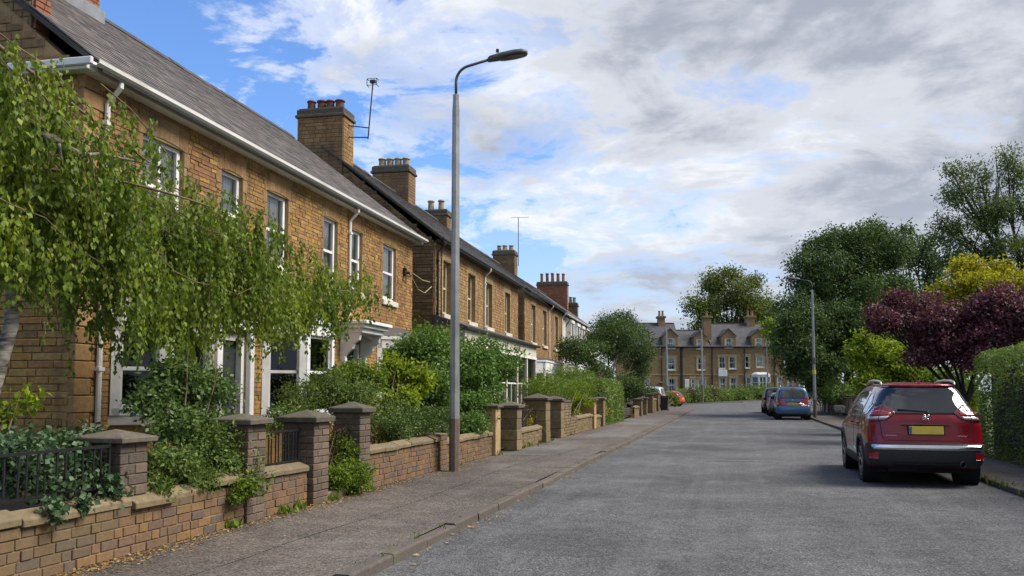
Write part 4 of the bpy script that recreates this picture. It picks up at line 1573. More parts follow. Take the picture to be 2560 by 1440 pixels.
def pier(label, x1, y0, y1, z0, ztop, mat, cap, seed, w=.42, bricks=True, ch=.088, capo=.06, cath=.07, capr=.09, name='gate_pier', maxobj=120, stone_h=.26):
    """square pier with coursed faces and a pyramid cap"""
    t = empty(name, (x1, y0, z0), 0, label, 'pier', 'gate piers on the left')
    L = y1 - y0
    h = ztop - z0
    MB().box(-w + .012, -.012, .012, L - .012, -.12, h).build('pier_core', 'mortar_dark', t)
    rn = random.Random(seed)
    n = max(1, round(h / (ch if bricks else stone_h)))
    c_ = h / n
    bk = []
    for i in range(n):
        z = (i + .5) * c_
        dz = c_ - .012
        if bricks:
            k = 2
            if i % 2 == 0:
                bk.append((-.055, L * .27, z, .11, L * .54 - .01, dz))
                bk.append((-.055, L * .77, z, .11, L * .46 - .01, dz))
                bk.append((-.11 - (w - .11) / 2 - .003, .055, z, w - .116, .11, dz))
            else:
                bk.append((-.11, .055, z, .218, .11, dz))
                bk.append((-.218 - (w - .22) / 2 - .004, .055, z, w - .228, .11, dz))
                bk.append((-.055, .11 + (L - .11) / 2 + .003, z, .11, L - .118, dz))
            bk.append((-w / 2, L - .03, z, w - .03, .06, dz))
            bk.append((-w + .03, L / 2, z, .06, L - .14, dz))
        else:
            bk.append((-w / 2 + rn.gauss(0, .003), L / 2 + rn.gauss(0, .003), z, w, L, dz))
    bk = [(b[0] + rn.gauss(0, .0025), b[1] + rn.gauss(0, .0025), b[2], b[3], b[4], b[5]) for b in bk]
    place_pieces(t, bk, 'brick' if bricks else 'stone_block', mat, maxobj, .005 if bricks else .011, 'brickwork', jit=.006)
    o = capo
    vs = [(o, -o, h), (o, L + o, h), (-w - o, L + o, h), (-w - o, -o, h)]
    vs = vs + [(x, y, h + cath) for x, y, _ in vs]
    ap = (-w / 2, L / 2, h + cath + capr)
    mb = MB().add(vs + [ap], [(3, 2, 1, 0), (0, 1, 5, 4), (1, 2, 6, 5), (2, 3, 7, 6), (3, 0, 4, 7), (4, 5, 8), (5, 6, 8), (6, 7, 8), (7, 4, 8)])
    c2 = mb.build('cap', cap, t, bevel=.008)
    c2.rotation_euler = (rn.gauss(0, .006), rn.gauss(0, .006), 0)
    return t


def railing(label, x, y0, y1, zb, zt, step, seed, lean=0.0, r=.010):
    t = empty('railing', (x, y0, 0), 0, label, 'railing', 'black railings on the garden walls')
    L = y1 - y0
    MB().box(-.016, .016, -.03, L + .03, zb - .012, zb + .012).build('bottom_rail', 'black_iron', t)
    MB().box(-.018, .018, -.03, L + .03, zt - .012, zt + .012).build('top_rail', 'black_iron', t)
    rn = random.Random(seed)
    me = MB().tube([(0, 0, zb - .02), (0, 0, zt)], r, 6).mesh('bar')
    me.materials.append(MATS['black_iron'])
    y = .05
    while y < L - .02:
        o = link('bar', me, t)
        o.location = (rn.gauss(0, .003), y, 0)
        o.rotation_euler = (rn.gauss(0, .012), rn.gauss(0, .006), 0)
        y += step
    for yy in (0, L):
        MB().tube([(0, yy, .5), (0, yy, zt + .03)], .016, 6).build('railing_post', 'black_iron', t)
    return t


wall_run('brown brick garden wall nearest the camera, below the black railing', 2.6, 8.76, PZ, 5, .086, 'brick_brown', 'coping', 101)
pier('ivy-clad brick pier rising behind the nearest railing, dark stone cap', -5.27, 6.78, 7.16, .6, 1.08, 'brick_grey', 'cap_stone', 102, w=.42, capo=.06, cath=.05, capr=.07)
pier('grey brick pier half hidden by the big dark shrub', WALLX + .03, 8.77, 9.15, PZ, 1.17, 'brick_grey', 'cap_stone', 103, capr=.06, cath=.06)
wall_run('short low brick wall carrying a black railing between two grey piers', 9.152, 10.30, PZ, 5, .090, 'brick_brown', 'coping', 104, x=WALLX - .03, coplen=.58)
pier('tall grey brick gate pier left of the bright green bush in the gateway', WALLX + .05, 10.31, 10.74, PZ, 1.14, 'brick_grey', 'cap_stone', 105, w=.44, capo=.06, capr=.09)
pier('grey brick gate pier right of the gateway, against the mixed shrubs', WALLX + .02, 11.80, 12.18, PZ, 1.23, 'brick_grey', 'cap_stone', 106, w=.42, capo=.06)
wall_run('brown brick wall between the gateway and the near lamp post', 12.182, 15.36, PZ, 6, .086, 'brick_brown', 'coping', 107, x=WALLX - .02)
pier('low brick end pier just behind the foot of the near lamp post', WALLX + .03, 15.365, 15.78, PZ, .72, 'brick_brown', 'coping', 108, w=.36, capo=.0, cath=.03, capr=.02)
wall_run('brown brick wall to the right of the near lamp post, under the laurel', 15.785, 19.2, PZ, 5, .088, 'brick_brown', 'coping', 109, x=WALLX - .05)
MB_T = MB
pier('narrow tan stone slab post, right end of the wall under the laurel', WALLX + .04, 19.22, 19.62, PZ, 1.16, 'pale_stone', 'cap_stone', 110, w=.30, bricks=False, stone_h=1.1, cath=.05, capr=.05)
pier('squat mossy stone pier at left of the thin wire railing', WALLX + .17, 20.72, 21.2, PZ, 1.12, 'pier_stone', 'cap_stone', 111, w=.46, bricks=False, stone_h=.27, capr=.1)
wall_run('pale brick wall under the thin wire railing with yellow flowers behind', 21.202, 24.25, PZ, 4, .095, 'pier_stone', 'coping', 112, x=WALLX + .02, coplen=.9)
pier('tall stone pier with pointed cap at right of the thin wire railing', WALLX + .14, 24.26, 24.85, PZ, 1.27, 'pier_stone', 'cap_stone', 113, w=.62, bricks=False, stone_h=.3, capr=.13)
pier('mossy stone gate pier standing against the crumbling brick buttress', WALLX + .10, 26.7, 27.2, PZ, 1.22, 'pier_stone', 'cap_stone', 114, w=.55, bricks=False, stone_h=.3, capr=.1)
# crumbling buttress wall with a ramped end
bt = empty('buttress_wall', (WALLX + .06, 27.22, PZ), 0, 'crumbling mossy brick buttress wall sloping down from the stone gate pier', 'wall', 'front garden walls on the left')
MB().prism_x([(0, -.1), (2.6, -.1), (2.6, .45), (1.5, .62), (1.3, 1.06), (0, 1.08)], -.34, -.02).build('wall_core', 'mortar_dark', bt)
bk = []
for a, b, c, d in courses(0.0, 2.6, 0, 1.06, (.08, .10), (.16, .3), .014, [(1.4, 2.7, .58, 2)], 88):
    bk.append((-.04 + RND.gauss(0, .006), (a + b) / 2, (c + d) / 2, .1, b - a, d - c))
place_pieces(bt, bk, 'brick', 'pier_stone', 120, .008, 'brickwork', jit=.008)
MB().box(-.38, .03, -.02, 1.3, 1.083, 1.14).build('coping_stone', 'cap_stone', bt, bevel=.012)
wall_run('low mossy wall between the buttress and the two slim piers', 29.85, 33.2, PZ, 5, .095, 'pier_stone', 'coping', 116, x=WALLX + .05, coplen=.9, maxobj=60)
pier('slim tan pier left of the yellow flowering bush by the clipped hedge', WALLX + .12, 33.3, 33.8, PZ, 1.16, 'pale_stone', 'cap_stone', 117, w=.5, bricks=False, stone_h=.5, capr=.05)
pier('slim dark pier right of the yellow flowering bush, touching the clipped hedge', WALLX + .12, 35.7, 36.2, PZ, 1.18, 'pier_stone', 'cap_stone', 118, w=.5, bricks=False, stone_h=.5, capr=.05)
wall_run('low wall with yellow growth between the two slim piers', 33.9, 35.6, PZ, 4, .095, 'pier_stone', 'coping', 119, x=WALLX + .02, coplen=.9, maxobj=40)
for i, (ya, yb, zt, lb) in enumerate(((47.5, 50, .55, 'low stone wall just beyond the clipped hedge'), (50.4, 50.9, 1.0, 'first of the small stone piers beyond the clipped hedge'), (53.5, 54.0, 1.05, 'second small stone pier beyond the clipped hedge'), (57.5, 58.1, 1.25, 'third stone pier beyond the hedge, before the black bin'), (62.2, 62.8, 1.3, 'last stone pier, directly left of the black bin'))):
    if i == 0:
        wall_run(lb, ya, yb, PZ, 5, .1, 'pier_stone', 'coping', 120, x=WALLX + .1, coplen=.9, maxobj=20)
    else:
        pier(lb, WALLX + .2, ya, yb, PZ, zt, 'pier_stone', 'cap_stone', 120 + i, w=.5, bricks=False, stone_h=.3, capr=.03)
wall_run('far low stone wall running up to the black bin', 58.2, 62.1, PZ, 8, .1, 'pier_stone', 'coping', 131, x=WALLX + .05, coplen=.9, maxobj=20)

railing('black iron railing with close upright bars on the nearest wall', WALLX - .12, 2.9, 6.72, .71, 1.06, .105, 201)
railing('short black railing panel between the two grey piers', WALLX - .14, 9.2, 10.26, .67, 1.05, .085, 202)
rl = empty('railing', (WALLX - .12, 21.25, 0), 0, 'thin wire railing on the pale brick wall with yellow flowers', 'railing', 'black railings on the garden walls')
MB().box(-.012, .012, 0, 2.9, 1.02, 1.04).build('top_rail', 'black_iron', rl)
MB().box(-.012, .012, 0, 2.9, .64, .66).build('bottom_rail', 'black_iron', rl)
for i in range(4):
    MB().tube([(0, .1 + .9 * i, .55), (0, .1 + .9 * i, 1.03)], .012, 5).build('bar', 'black_iron', rl)
# threshold stone in the gateway
MB().box(WALLX - .35, WALLX - .02, 10.76, 11.78, .0, .2).build('threshold_stone', 'coping', footL, bevel=.02)
gp = empty('green_bin', (-6.1, 23.2, .17), 0, 'dark green wheelie bins behind the thin wire railing', 'bin')
MB().prism_y([(.0, 0), (.55, 0), (.62, .95), (-.05, .95)], 0, .58).build('bin_body', 'black_plastic', gp)


# ------------------------------------------------------------------ lamp posts
def lamp_post(loc, rz, label, H=6.96):
    t = empty('lamp_post', loc, rz, label, 'street lamp', 'street lamps with curved arms')

    def octo(prof, name, mat, rot=math.pi / 8):
        o = MB().lathe(prof, (0, 0, 0), 8).build(name, mat, t)
        o.rotation_euler = (0, 0, rot)
        return o
    octo([(.098, -.1), (.098, .05), (.096, .95), (.094, .951)], 'post_base', 'post_base')
    octo([(.094, .952), (.088, 1.8), (.066, H - .3), (.056, H - .12), (.056, H), (.04, H + .005)], 'column', 'galvanised')
    MB().box(-.03, .03, -.092, -.082, 1.0, 1.45).build('access_door', 'galvanised', t)
    arm = [(0, 0, H - .02), (0, 0, H + .24)]
    for i in range(1, 9):
        a = i / 8 * rad(76)
        arm.append((.29 * (1 - math.cos(a)), 0, H + .24 + .29 * math.sin(a)))
    x, _, z = arm[-1]
    arm.append((x + .42, 0, z + .09))
    MB().tube(arm, .026, 10).build('arm', 'lamp_grey', t, True)
    # head: tapered shell lofted along x, flat lens bowl below
    hx, hz = x + .40, z + .085
    mb = MB()
    st = [(0.0, .04, .045, .01), (.04, .075, .07, -.015), (.25, .12, .085, -.03), (.5, .135, .09, -.03), (.64, .115, .08, -.005), (.73, .07, .05, .035), (.75, .02, .02, .05)]
    n = 14
    for s, w, up, dn in st:
        for k in range(n):
            a = 2 * math.pi * k / n
            zz = math.sin(a)
            mb.v.append((hx + s, w * math.cos(a), hz + s * .10 + (up * zz if zz > 0 else .045 * zz)))
    for i in range(len(st) - 1):
        for k in range(n):
            k2 = (k + 1) % n
            mb.f.append((i * n + k, i * n + k2, (i + 1) * n + k2, (i + 1) * n + k))
    mb.f.append(tuple(range(n - 1, -1, -1)))
    mb.f.append(tuple((len(st) - 1) * n + k for k in range(n)))
    hd = mb.build('lamp_head', 'lamp_grey', t, True)
    mb = MB()
    for s, w in ((.24, .05), (.3, .10), (.5, .115), (.66, .095), (.74, .04)):
        for q in (-1, -.5, 0, .5, 1):
            mb.v.append((hx + s, w * q, hz + s * .10 - .048 - .018 * (1 - q * q)))
    for i in range(4):
        for k in range(4):
            mb.f.append((i * 5 + k, i * 5 + k + 1, (i + 1) * 5 + k + 1, (i + 1) * 5 + k))
    mb.build('lamp_lens', 'lamp_glass', hd, True)
    MB().lathe([(.03, 0), (.03, .05), (.02, .06)], (hx + .18, 0, hz + .13), 10).build('photocell', 'black_plastic', hd)
    return t


lamp_post((-4.91, 15.33, PZ), 0.0, 'tall grey lamp post in the left pavement, nearest the camera')
lp = lamp_post((4.33, 50.6, PZ), rad(180), 'grey lamp post on the right pavement beside the blue people carrier')
MB().lathe([(.093, 2.35), (.094, 2.36), (.094, 2.55), (.093, 2.56)], (0, 0, 0), 12).build('yellow_band', 'sticker_yellow', lp)
MB().lathe([(.09, 2.9), (.097, 2.95), (.097, 3.2), (.09, 3.25)], (0, 0, 0), 12).build('strap', 'lamp_grey', lp)
for (px_, py_, d, zt, lb) in ((1755, 1010, 94, 7.9, 'slim grey pole before the far hedge, left of the double windows'), (1667, 1006, 92, 8.0, 'slim pale pole rising behind the black bin'), (1918, 1000, 108, 7.9, 'slim grey pole above the dark parked car')):
    p = at(px_, py_, d)
    z0 = gz(p.x, p.y)
    t = empty('utility_pole', (p.x, p.y, z0), 0, lb, 'pole', 'slim poles at the junction')
    MB().lathe([(.13, -.2), (.12, 0), (.11, 2.0)], (0, 0, 0), 10).build('pole_base', 'post_base', t)
    MB().lathe([(.10, 2.0), (.07, zt - .1), (.05, zt), (.0, zt + .02)], (0, 0, 0), 10).build('pole_shaft', 'galvanised', t)

# ------------------------------------------------------------------ far terrace
TD = 116.0
TS = FPX / TD


def ty(px_):
    return (px_ - 1540) / TS


def tz(py_):
    return EYE + (HOR - py_) / TS


torg = at(1540, HOR, TD)


def terrace(name, label, pa, pb, ridge_py, wins, dorms, pipes, seed):
    t = empty(name, (torg.x, torg.y, 0), rad(YAW - 90), label, 'house', 'terrace at the end of the street')
    y0, y1 = ty(pa), ty(pb)
    ez, rz = tz(867), tz(ridge_py)
    ops = [(ty(a), ty(b), tz(d), tz(c)) for a, b, c, d in wins]
    mb = wall_face(MB(), y0, y1, 0, ez, ops, 0.0, .18)
    dops = []
    for (a, b, c, d, cx, half, ap) in dorms:
        dy0, dy1 = ty(cx - half), ty(cx + half)
        o = (ty(a), ty(b), tz(d), tz(c))
        dops.append(o)
        zsh = tz(c - 6)
        wall_face(mb, dy0, dy1, ez - .05, zsh, [o], 0.06, .18)
        yc = (dy0 + dy1) / 2
        mb.add([(0.06, dy0 - .1, zsh), (0.06, dy1 + .1, zsh), (0.06, yc, tz(ap))], [(0, 1, 2)])
        mb.add([(0.06, dy0, ez - .05), (0.06, dy0, zsh), (-2.6, dy0, zsh), (-2.6, dy0, ez - .05)], [(0, 1, 2, 3)])
        mb.add([(0.06, dy1, zsh), (0.06, dy1, ez - .05), (-2.6, dy1, ez - .05), (-2.6, dy1, zsh)], [(0, 1, 2, 3)])
    mb.build('wall', 'stone_far', t)
    MB().box(-1.6, -1.5, y0 + .1, y1 - .1, 0, ez + .9).build('dark_room_backing', 'room', t)
    # roof slope in bands around the dormers (the dormers stand in front of it)
    r = MB().add([(.25, y0 - .02, ez), (.25, y1 + .02, ez), (-4.6, y1 + .02, rz), (-4.6, y0 - .02, rz), (-9.5, y1, ez), (-9.5, y0, ez), (.25, y0 - .02, ez - .1), (.25, y1 + .02, ez - .1)], [(0, 1, 2, 3), (3, 2, 4, 5), (6, 7, 1, 0)]).build('roof', 'slate_far', t)
    MB().box(-4.7, -4.5, y0, y1, rz - .02, rz + .1).build('ridge', 'cap_stone', r)
    gutter(t, y0, y1, .2, ez + .02, 'black_plastic')
    for (a, b, c, d, cx, half, ap) in dorms:
        dy0, dy1, yc = ty(cx - half) - .16, ty(cx + half) + .16, ty(cx)
        zsh, za = tz(c - 6) - .05, tz(ap) + .08
        dd = 3.6
        MB().add([(.2, dy0, zsh), (.2, yc, za), (-dd, yc, za), (-dd, dy0, zsh), (.2, dy1, zsh), (-dd, dy1, zsh), (.2, dy0, zsh - .1), (.2, yc, za - .12), (.2, dy1, zsh - .1)], [(0, 1, 2, 3), (1, 4, 5, 2), (0, 6, 7, 1), (1, 7, 8, 4)]).build('dormer_roof', 'slate_far', r)
        MB().lathe([(.07, 0), (.04, .1), (.09, .2), (.03, .32)], (.1, yc, za), 8).build('finial', 'pale_stone', r)
    for i, o in enumerate(ops):
        w = sash(t, *o, x=-.1, bars=1 if (o[1] - o[0]) > .8 else 0, curtain='grey_curtain' if (i + seed) % 2 else 'curtain', cfrac=.5 if (i + seed) % 3 == 0 else .25, glass='pane_glass', sillw=.12)
        MB().box(.0, .05, o[0] - .22, o[1] + .22, o[3], o[3] + .28).box(0, .04, o[0] - .18, o[0], o[2], o[3]).box(0, .04, o[1], o[1] + .18, o[2], o[3]).build('surround', 'pale_stone', w)
    for o in dops:
        w = sash(t, *o, x=-.05, bars=1, curtain='curtain', cfrac=.3, sillw=.15)
        MB().box(.062, .10, o[0] - .15, o[0], o[2], o[3]).box(.062, .10, o[1], o[1] + .15, o[2], o[3]).build('surround', 'pale_stone', w)
    for p in pipes:
        pipe(t, ty(p), .6, ez, .07, 'black_plastic', .2, r=.06)
    MB().box(.0, .06, y0, y1, tz(938), tz(935)).build('string_course', 'pale_stone', t)
    return t


def tchim(t, pa, pb, ptop, z0, n, pm, seed, x0=-5.2, x1=-4.0):
    y0, y1 = ty(pa), ty(pb)
    s = MB().box(x0, x1, y0, y1, z0, tz(ptop) - .3).build('chimney_stack', 'stone_far', t)
    MB().box(x0 - .15, x1 + .15, y0 - .15, y1 + .15, tz(ptop) - .3, tz(ptop)).build('chimney_cap', 'pier_stone', s, bevel=.05)
    for i in range(n):
        yy = y0 + (y1 - y0) * (i + .5) / n
        MB().lathe([(.17, 0), (.13, .6), (.17, .62), (.16, .75), (.1, .75)], ((x0 + x1) / 2, yy, tz(ptop)), 10).build('chimney_pot', pm, s)


T1 = terrace('terraced_house', 'left house of the far stone terrace, pointed dormer above a satellite dish', 1540, 1702.5, 802, [(1668, 1688, 894, 925), (1667, 1690, 947, 979), (1612, 1624, 944, 976)], [(1667, 1687, 846, 871, 1676, 18, 822)], [1654, 1703 - 2], 1)
tchim(T1, 1660, 1677, 783, tz(835), 2, 'pot_orange', 1)
MB().lathe([(.02, 0), (.22, .06), (.34, .14), (.33, .15), (.2, .08)], (.35, ty(1650), tz(958)), 14).build('satellite_dish', 'white_plastic', T1)
T2 = terrace('terraced_house', 'narrow middle house of the far stone terrace with lower ridge', 1703, 1777.5, 820, [(1743, 1761, 894, 925), (1744, 1763, 947, 978), (1727, 1737, 946, 972)], [(1742, 1757, 848, 872, 1750, 15, 828)], [1705], 2)
MB().box(.0, .08, ty(1711), ty(1722), tz(982), tz(948)).build('front_door', 'white_paint', T2, bevel=.03)
tchim(T2, 1766, 1785, 788, tz(866), 1, 'pot_orange', 2, -2.6, -1.2)
T3 = terrace('terraced_house', 'right house of the far stone terrace with two pointed dormers', 1778, 2035, 803, [(1797, 1813, 892, 922), (1822, 1839, 892, 922), (1862, 1873, 890, 920), (1891, 1908, 889, 918), (1798, 1814, 944, 977), (1824, 1841, 944, 976), (1864, 1877, 943, 974), (1942, 1954, 940, 972), (1968, 1980, 940, 972), (1996, 2013, 935, 970), (1960, 1976, 889, 918)], [(1813, 1831, 846, 869, 1822, 18, 822), (1889, 1906, 845, 868, 1897, 17, 823)], [1780, 1861, 1935], 3)
tchim(T3, 1889, 1910, 783, tz(815), 2, 'pot_orange', 3)
canted_bay(T3, ty(1878), ty(1924), .9, .7, tz(973), tz(938), roofmat='white_paint', plinth='stone_far', curtain='grey_curtain')
MB().box(.0, .14, ty(1795), ty(1817), tz(941), tz(925)).build('balcony_panel', 'white_paint', T3, bevel=.03)

# ------------------------------------------------------------------ birch with weeping branches
BB = (-6.78, 6.96, .17)
birch = empty('birch_tree', BB, 0, 'weeping birch at left, leafy branches hanging over the garden wall', 'tree')
mb = MB()
tp = [(0.0, -.25, 0), (-.06, -.2, .6), (-.03, -.06, 1.3), (.10, .02, 2.0), (.05, .06, 2.9), (-.15, .0, 3.8), (-.3, -.05, 4.8), (-.4, -.1, 6.2)]
mb.tube(tp, [.095, .078, .07, .064, .06, .055, .048, .035], 12)
mb.build('trunk', 'birch_bark', birch, True)


def ip(v, tab):
    return float(np.interp(v, [t[0] for t in tab], [t[1] for t in tab]))


# silhouette of the hanging foliage along the street (distance y, height)
TOPZ = [(4.6, 4.85), (6.6, 4.72), (7.9, 4.42), (8.5, 4.08), (9.1, 4.02), (10.0, 3.95), (11.0, 4.05), (11.6, 4.1), (12.4, 3.88), (14.0, 3.98), (15.0, 3.85)]
BOTZ = [(4.6, 2.6), (6.7, 2.56), (7.1, 2.41), (7.6, 2.5), (7.9, 2.3), (8.1, 2.02), (8.9, 1.97), (9.7, 2.03), (10.0, 2.45), (10.6, 2.3), (11.6, 2.27), (13.3, 2.5), (14.1, 3.0), (15.0, 3.5)]
rn = random.Random(77)
limbs = []
mb = MB()
for i in range(9):
    yl = rn.uniform(8.2, 14.6) - BB[1]
    if i < 5:
        yl = (14.9, 14.2, 13.2, 12.0, 10.4)[i] - BB[1]
    xl = rn.uniform(-.9, 1.25)
    zt = ip(yl + BB[1], TOPZ) - BB[2] - rn.uniform(0.1, .9) - .25
    s = Vector((.0, .05, rn.uniform(2.9, 4.4)))
    e = Vector((xl, yl, zt))
    m_ = s.lerp(e, .45) + Vector((rn.uniform(-.15, .25), 0, rn.uniform(.25, .6)))
    m2 = Vector((m_.x, m_.y, min(m_.z, ip(m_.y + BB[1], TOPZ) - BB[2] - .05)))
    pts = [s * (1 - t) ** 2 + m2 * 2 * t * (1 - t) + e * t * t for t in [q / 11 for q in range(12)]]
    pts = [Vector((p.x, p.y, min(p.z, ip(p.y + BB[1], TOPZ) - BB[2] - .03))) for p in pts]
    r0 = rn.uniform(.008, .013)
    mb.tube(pts, [r0 * (1 - .75 * q / 11) for q in range(12)], 6, False)
    limbs.append(pts)
for i in range(5):
    yl = rn.uniform(-2.5, 1.2)
    s = Vector((-.2, 0, rn.uniform(3.4, 4.9)))
    e = Vector((rn.uniform(-.8, 1.5), yl, ip(yl + BB[1], TOPZ) - BB[2] - rn.uniform(0, .9)))
    pts = limb_curve(s, e, .08, 900 + i, 10)
    mb.tube(pts, [.024 * (1 - .07 * q) for q in range(10)], 6, False)
    limbs.append(pts)
mb.build('limbs', 'twig', birch, True)
# the pale bent limb that shows through the leaves
a = [Vector(atx(x_, y_, -6.0)) - Vector(BB) for x_, y_ in ((85, 330), (120, 338), (150, 362), (190, 380), (230, 376), (310, 392), (400, 412))]
MB().tube(a, [.034, .036, .032, .026, .017, .012, .008], 8).build('bent_limb', 'birch_bark', birch, True)
a = [Vector(atx(x_, y_, -5.95)) - Vector(BB) for x_, y_ in ((128, 350), (134, 385), (140, 408))]
MB().tube(a, [.016, .013, .008], 6).build('broken_stub', 'birch_bark', birch, True)

# hanging twigs and leaves
g = np.random.default_rng(31)
P, AX, TT = [], [], []
tw = MB()
NSPRAY = 92
SPRAYS = []
for j in range(NSPRAY):
    ys = 4.4 + 8.6 * rn.random() ** 1.2
    dy_ = rn.uniform(1.2, 3.2)
    f0 = rn.random() ** 1.1
    xs = min(-5.95, BB[0] + .2 + rn.gauss(0, .38))
    dxmax = -5.8 - xs
    SPRAYS.append((xs, ys, dy_, f0, min(dxmax, rn.gauss(.1, .25)), rn.random()))
NT = 2900
for i in range(NT):
    xs, ys, dy_, f0, dxs_, tone = SPRAYS[rn.randrange(NSPRAY)]
    t_ = rn.random()
    y = ys + dy_ * t_ + rn.gauss(0, .04)
    if y > 15.0:
        continue
    zt, zb = ip(y, TOPZ) - .04, ip(y, BOTZ) + rn.gauss(0.05, .18)
    # each bough arches up, then sweeps down to the right
    z = zt - (zt - zb) * (f0 * .78 + .30 * (t_ - .35) * abs(t_ - .35) / .4) + rn.gauss(0, .05)
    z = min(z, zt)
    x = max(-8.05, min(-5.35, xs + dxs_ * t_ + rn.gauss(0, .07)))
    ln = min(rn.uniform(.22, .85), max(.16, z - zb))
    if z < zb + .05:
        continue
    n = max(5, int(ln / .036))
    sway = Vector((rn.gauss(.04, .12), rn.gauss(.10, .16), 0))
    st = Vector((x, y, z))
    pts = []
    clump = tone * .7 + rn.random() * .3
    for k in range(n):
        t = k / n
        p = st + sway * (t * ln * 1.2) + Vector((0, 0, -ln * t + .05 * math.sin(t * 5 + i)))
        pts.append(p)
        for q in range(2):
            P.append((p.x + rn.gauss(0, .022), p.y + rn.gauss(0, .022), p.z + rn.gauss(0, .02)))
            AX.append((rn.gauss(0, .38), rn.gauss(0, .38), -1.0))
            TT.append(clump * .6 + rn.random() * .4)
    if i % 3 == 0:
        tw.tube([tuple(p - Vector(BB)) for p in pts[::4]] or [tuple(st - Vector(BB)), tuple(st - Vector(BB) - Vector((0, 0, .2)))], .0035, 3, False)
for (xs, ys, dy_, f0, dxs_, tone) in SPRAYS:
    pts = []
    for q in range(8):
        t_ = q / 7
        y = ys + dy_ * t_
        zt, zb = ip(y, TOPZ) - .04, ip(y, BOTZ)
        z = min(zt, zt - (zt - zb) * (f0 * .78 + .30 * (t_ - .35) * abs(t_ - .35) / .4))
        pts.append(Vector((xs + dxs_ * t_, y, z)) - Vector(BB))
    tw.tube(pts, [.008, .007, .006, .005, .0045, .004, .003, .002], 5, False)
tw.build('twigs', 'twig', birch)['kind'] = 'stuff'
P, AX, TT = np.array(P) - np.array(BB), np.array(AX), np.array(TT)
nl = len(P)
NR = unit(nl, g)
NR[:, 0] += .55
LN = .064 * (.6 + .65 * g.random(nl))
# the largest-looking leaves are pieces of their own
wp = P + np.array(BB)
dep = wp[:, 1] * CY - wp[:, 0] * SY
pxs = 1280 + (wp[:, 0] * CY + wp[:, 1] * SY) / dep * FPX
vis = (pxs > 5) & (wp[:, 0] > -6.35)
score = np.where(vis, LN / dep, 0)
top = np.argsort(-score)[:240]
single = np.zeros(nl, bool)
single[top] = True
lmesh = [leaf_mesh('leaf', np.zeros((1, 3)), np.array([[0, 0, -1.0]]), np.array([[1.0, 0, 0]]), np.array([.06]), .66, np.array([t]), 'leaf_birch') for t in (.15, .4, .65, .9)]
for k in top:
    o = link('leaf', lmesh[int(k) % 4], birch)
    o.location = P[k]
    o.rotation_euler = (rn.gauss(0, .45), rn.gauss(0, .45), rn.uniform(-1.2, 1.2))
    s = LN[k] / .06 * 1.1
    o.scale = (s, s, s)
k = ~single
me = leaf_mesh('crown', P[k], AX[k], NR[k], LN[k], .66, TT[k], 'leaf_birch')
link('crown', me, birch)['kind'] = 'stuff'

# ------------------------------------------------------------------ shrubs in the left gardens
shrub('ivy', 'dark green ivy trailing through the nearest railing and over the coping', [lump(30, 1165, -5.75, 60, 55, .3), lump(150, 1160, -5.7, 75, 50, .25), lump(235, 1195, -5.5, 62, 45, .2), lump(140, 1225, -5.4, 40, 26, .12), lump(275, 1225, -5.35, 36, 30, .12), lump(60, 1125, -5.9, 90, 35, .3), lump(200, 1115, -5.9, 70, 30, .3)], 430, 8, .05, .045, 'leaf_ivy', 301, base=(-5.6, 6.2, .2), width=.85, cat='ivy')
shrub('ivy', 'ivy strands spilling down the brick face below the coping', [lump(140, 1272, -5.19, 22, 16, .04), lump(225, 1255, -5.19, 14, 10, .03)], 30, 5, .03, .045, 'leaf_ivy', 302, base=(-5.2, 6.1, .6), width=.85, cat='ivy', stems=1)
shrub('large_shrub', 'big loose dark shrub in front of the nearest bay window', [lump(455, 930, -6.3, 85, 60), lump(400, 1000, -6.3, 75, 50), lump(520, 985, -6.2, 90, 65), lump(455, 1060, -6.0, 95, 55), lump(560, 1085, -5.8, 75, 60)], 640, 9, .05, .05, 'leaf_dark', 303, base=(-6.2, 8.6, .17), stems=16, shell=.45)
shrub('spreading_shrub', 'dense grey-green shrub leaning over the wall left of the half-hidden pier', [lump(420, 1165, -5.5, 80, 65, .35), lump(515, 1130, -5.6, 85, 70, .4), lump(575, 1165, -5.45, 60, 65, .3), lump(385, 1215, -5.4, 42, 28, .2), lump(490, 1205, -5.35, 60, 32, .2), lump(612, 1215, -5.2, 42, 32, .2), lump(590, 1090, -5.7, 45, 45, .3)], 780, 9, .045, .042, 'leaf_shrub', 304, base=(-5.7, 8.0, .17), width=.5)
shrub('creeper_tuft', 'green trailing tuft hanging from the wall end at the half-hidden pier', [lump(618, 1212, -5.12, 34, 26, .12), lump(600, 1240, -5.14, 22, 18, .06)], 60, 8, .03, .035, 'leaf_lime', 305, base=(-5.2, 8.7, .5), stems=2)
shrub('young_plant', 'thin yellow-green shoots at the far left edge in front of the gable', [lump(30, 1030, -6.2, 34, 45, .2), lump(65, 1000, -6.1, 26, 22, .15)], 26, 5, .04, .06, 'leaf_bright', 306, base=(-6.2, 6.0, .17), stems=5)
shrub('gateway_bush', 'bright green bush filling the gateway between two grey piers', [lump(866, 1140, -5.42, 46, 66, .38), lump(882, 1185, -5.22, 38, 46, .28), lump(840, 1185, -5.3, 30, 48, .25)], 460, 9, .04, .042, 'leaf_lime', 307, base=(-5.5, 11.2, .17), width=.45)
shrub('dry_heather', 'dry pinkish twiggy plant at the left of the gateway bush', [lump(832, 1100, -5.6, 30, 45, .2), lump(840, 1150, -5.5, 26, 40, .2)], 70, 8, .05, .03, 'leaf_brown', 308, base=(-5.6, 10.95, .17), stems=8, width=.3)
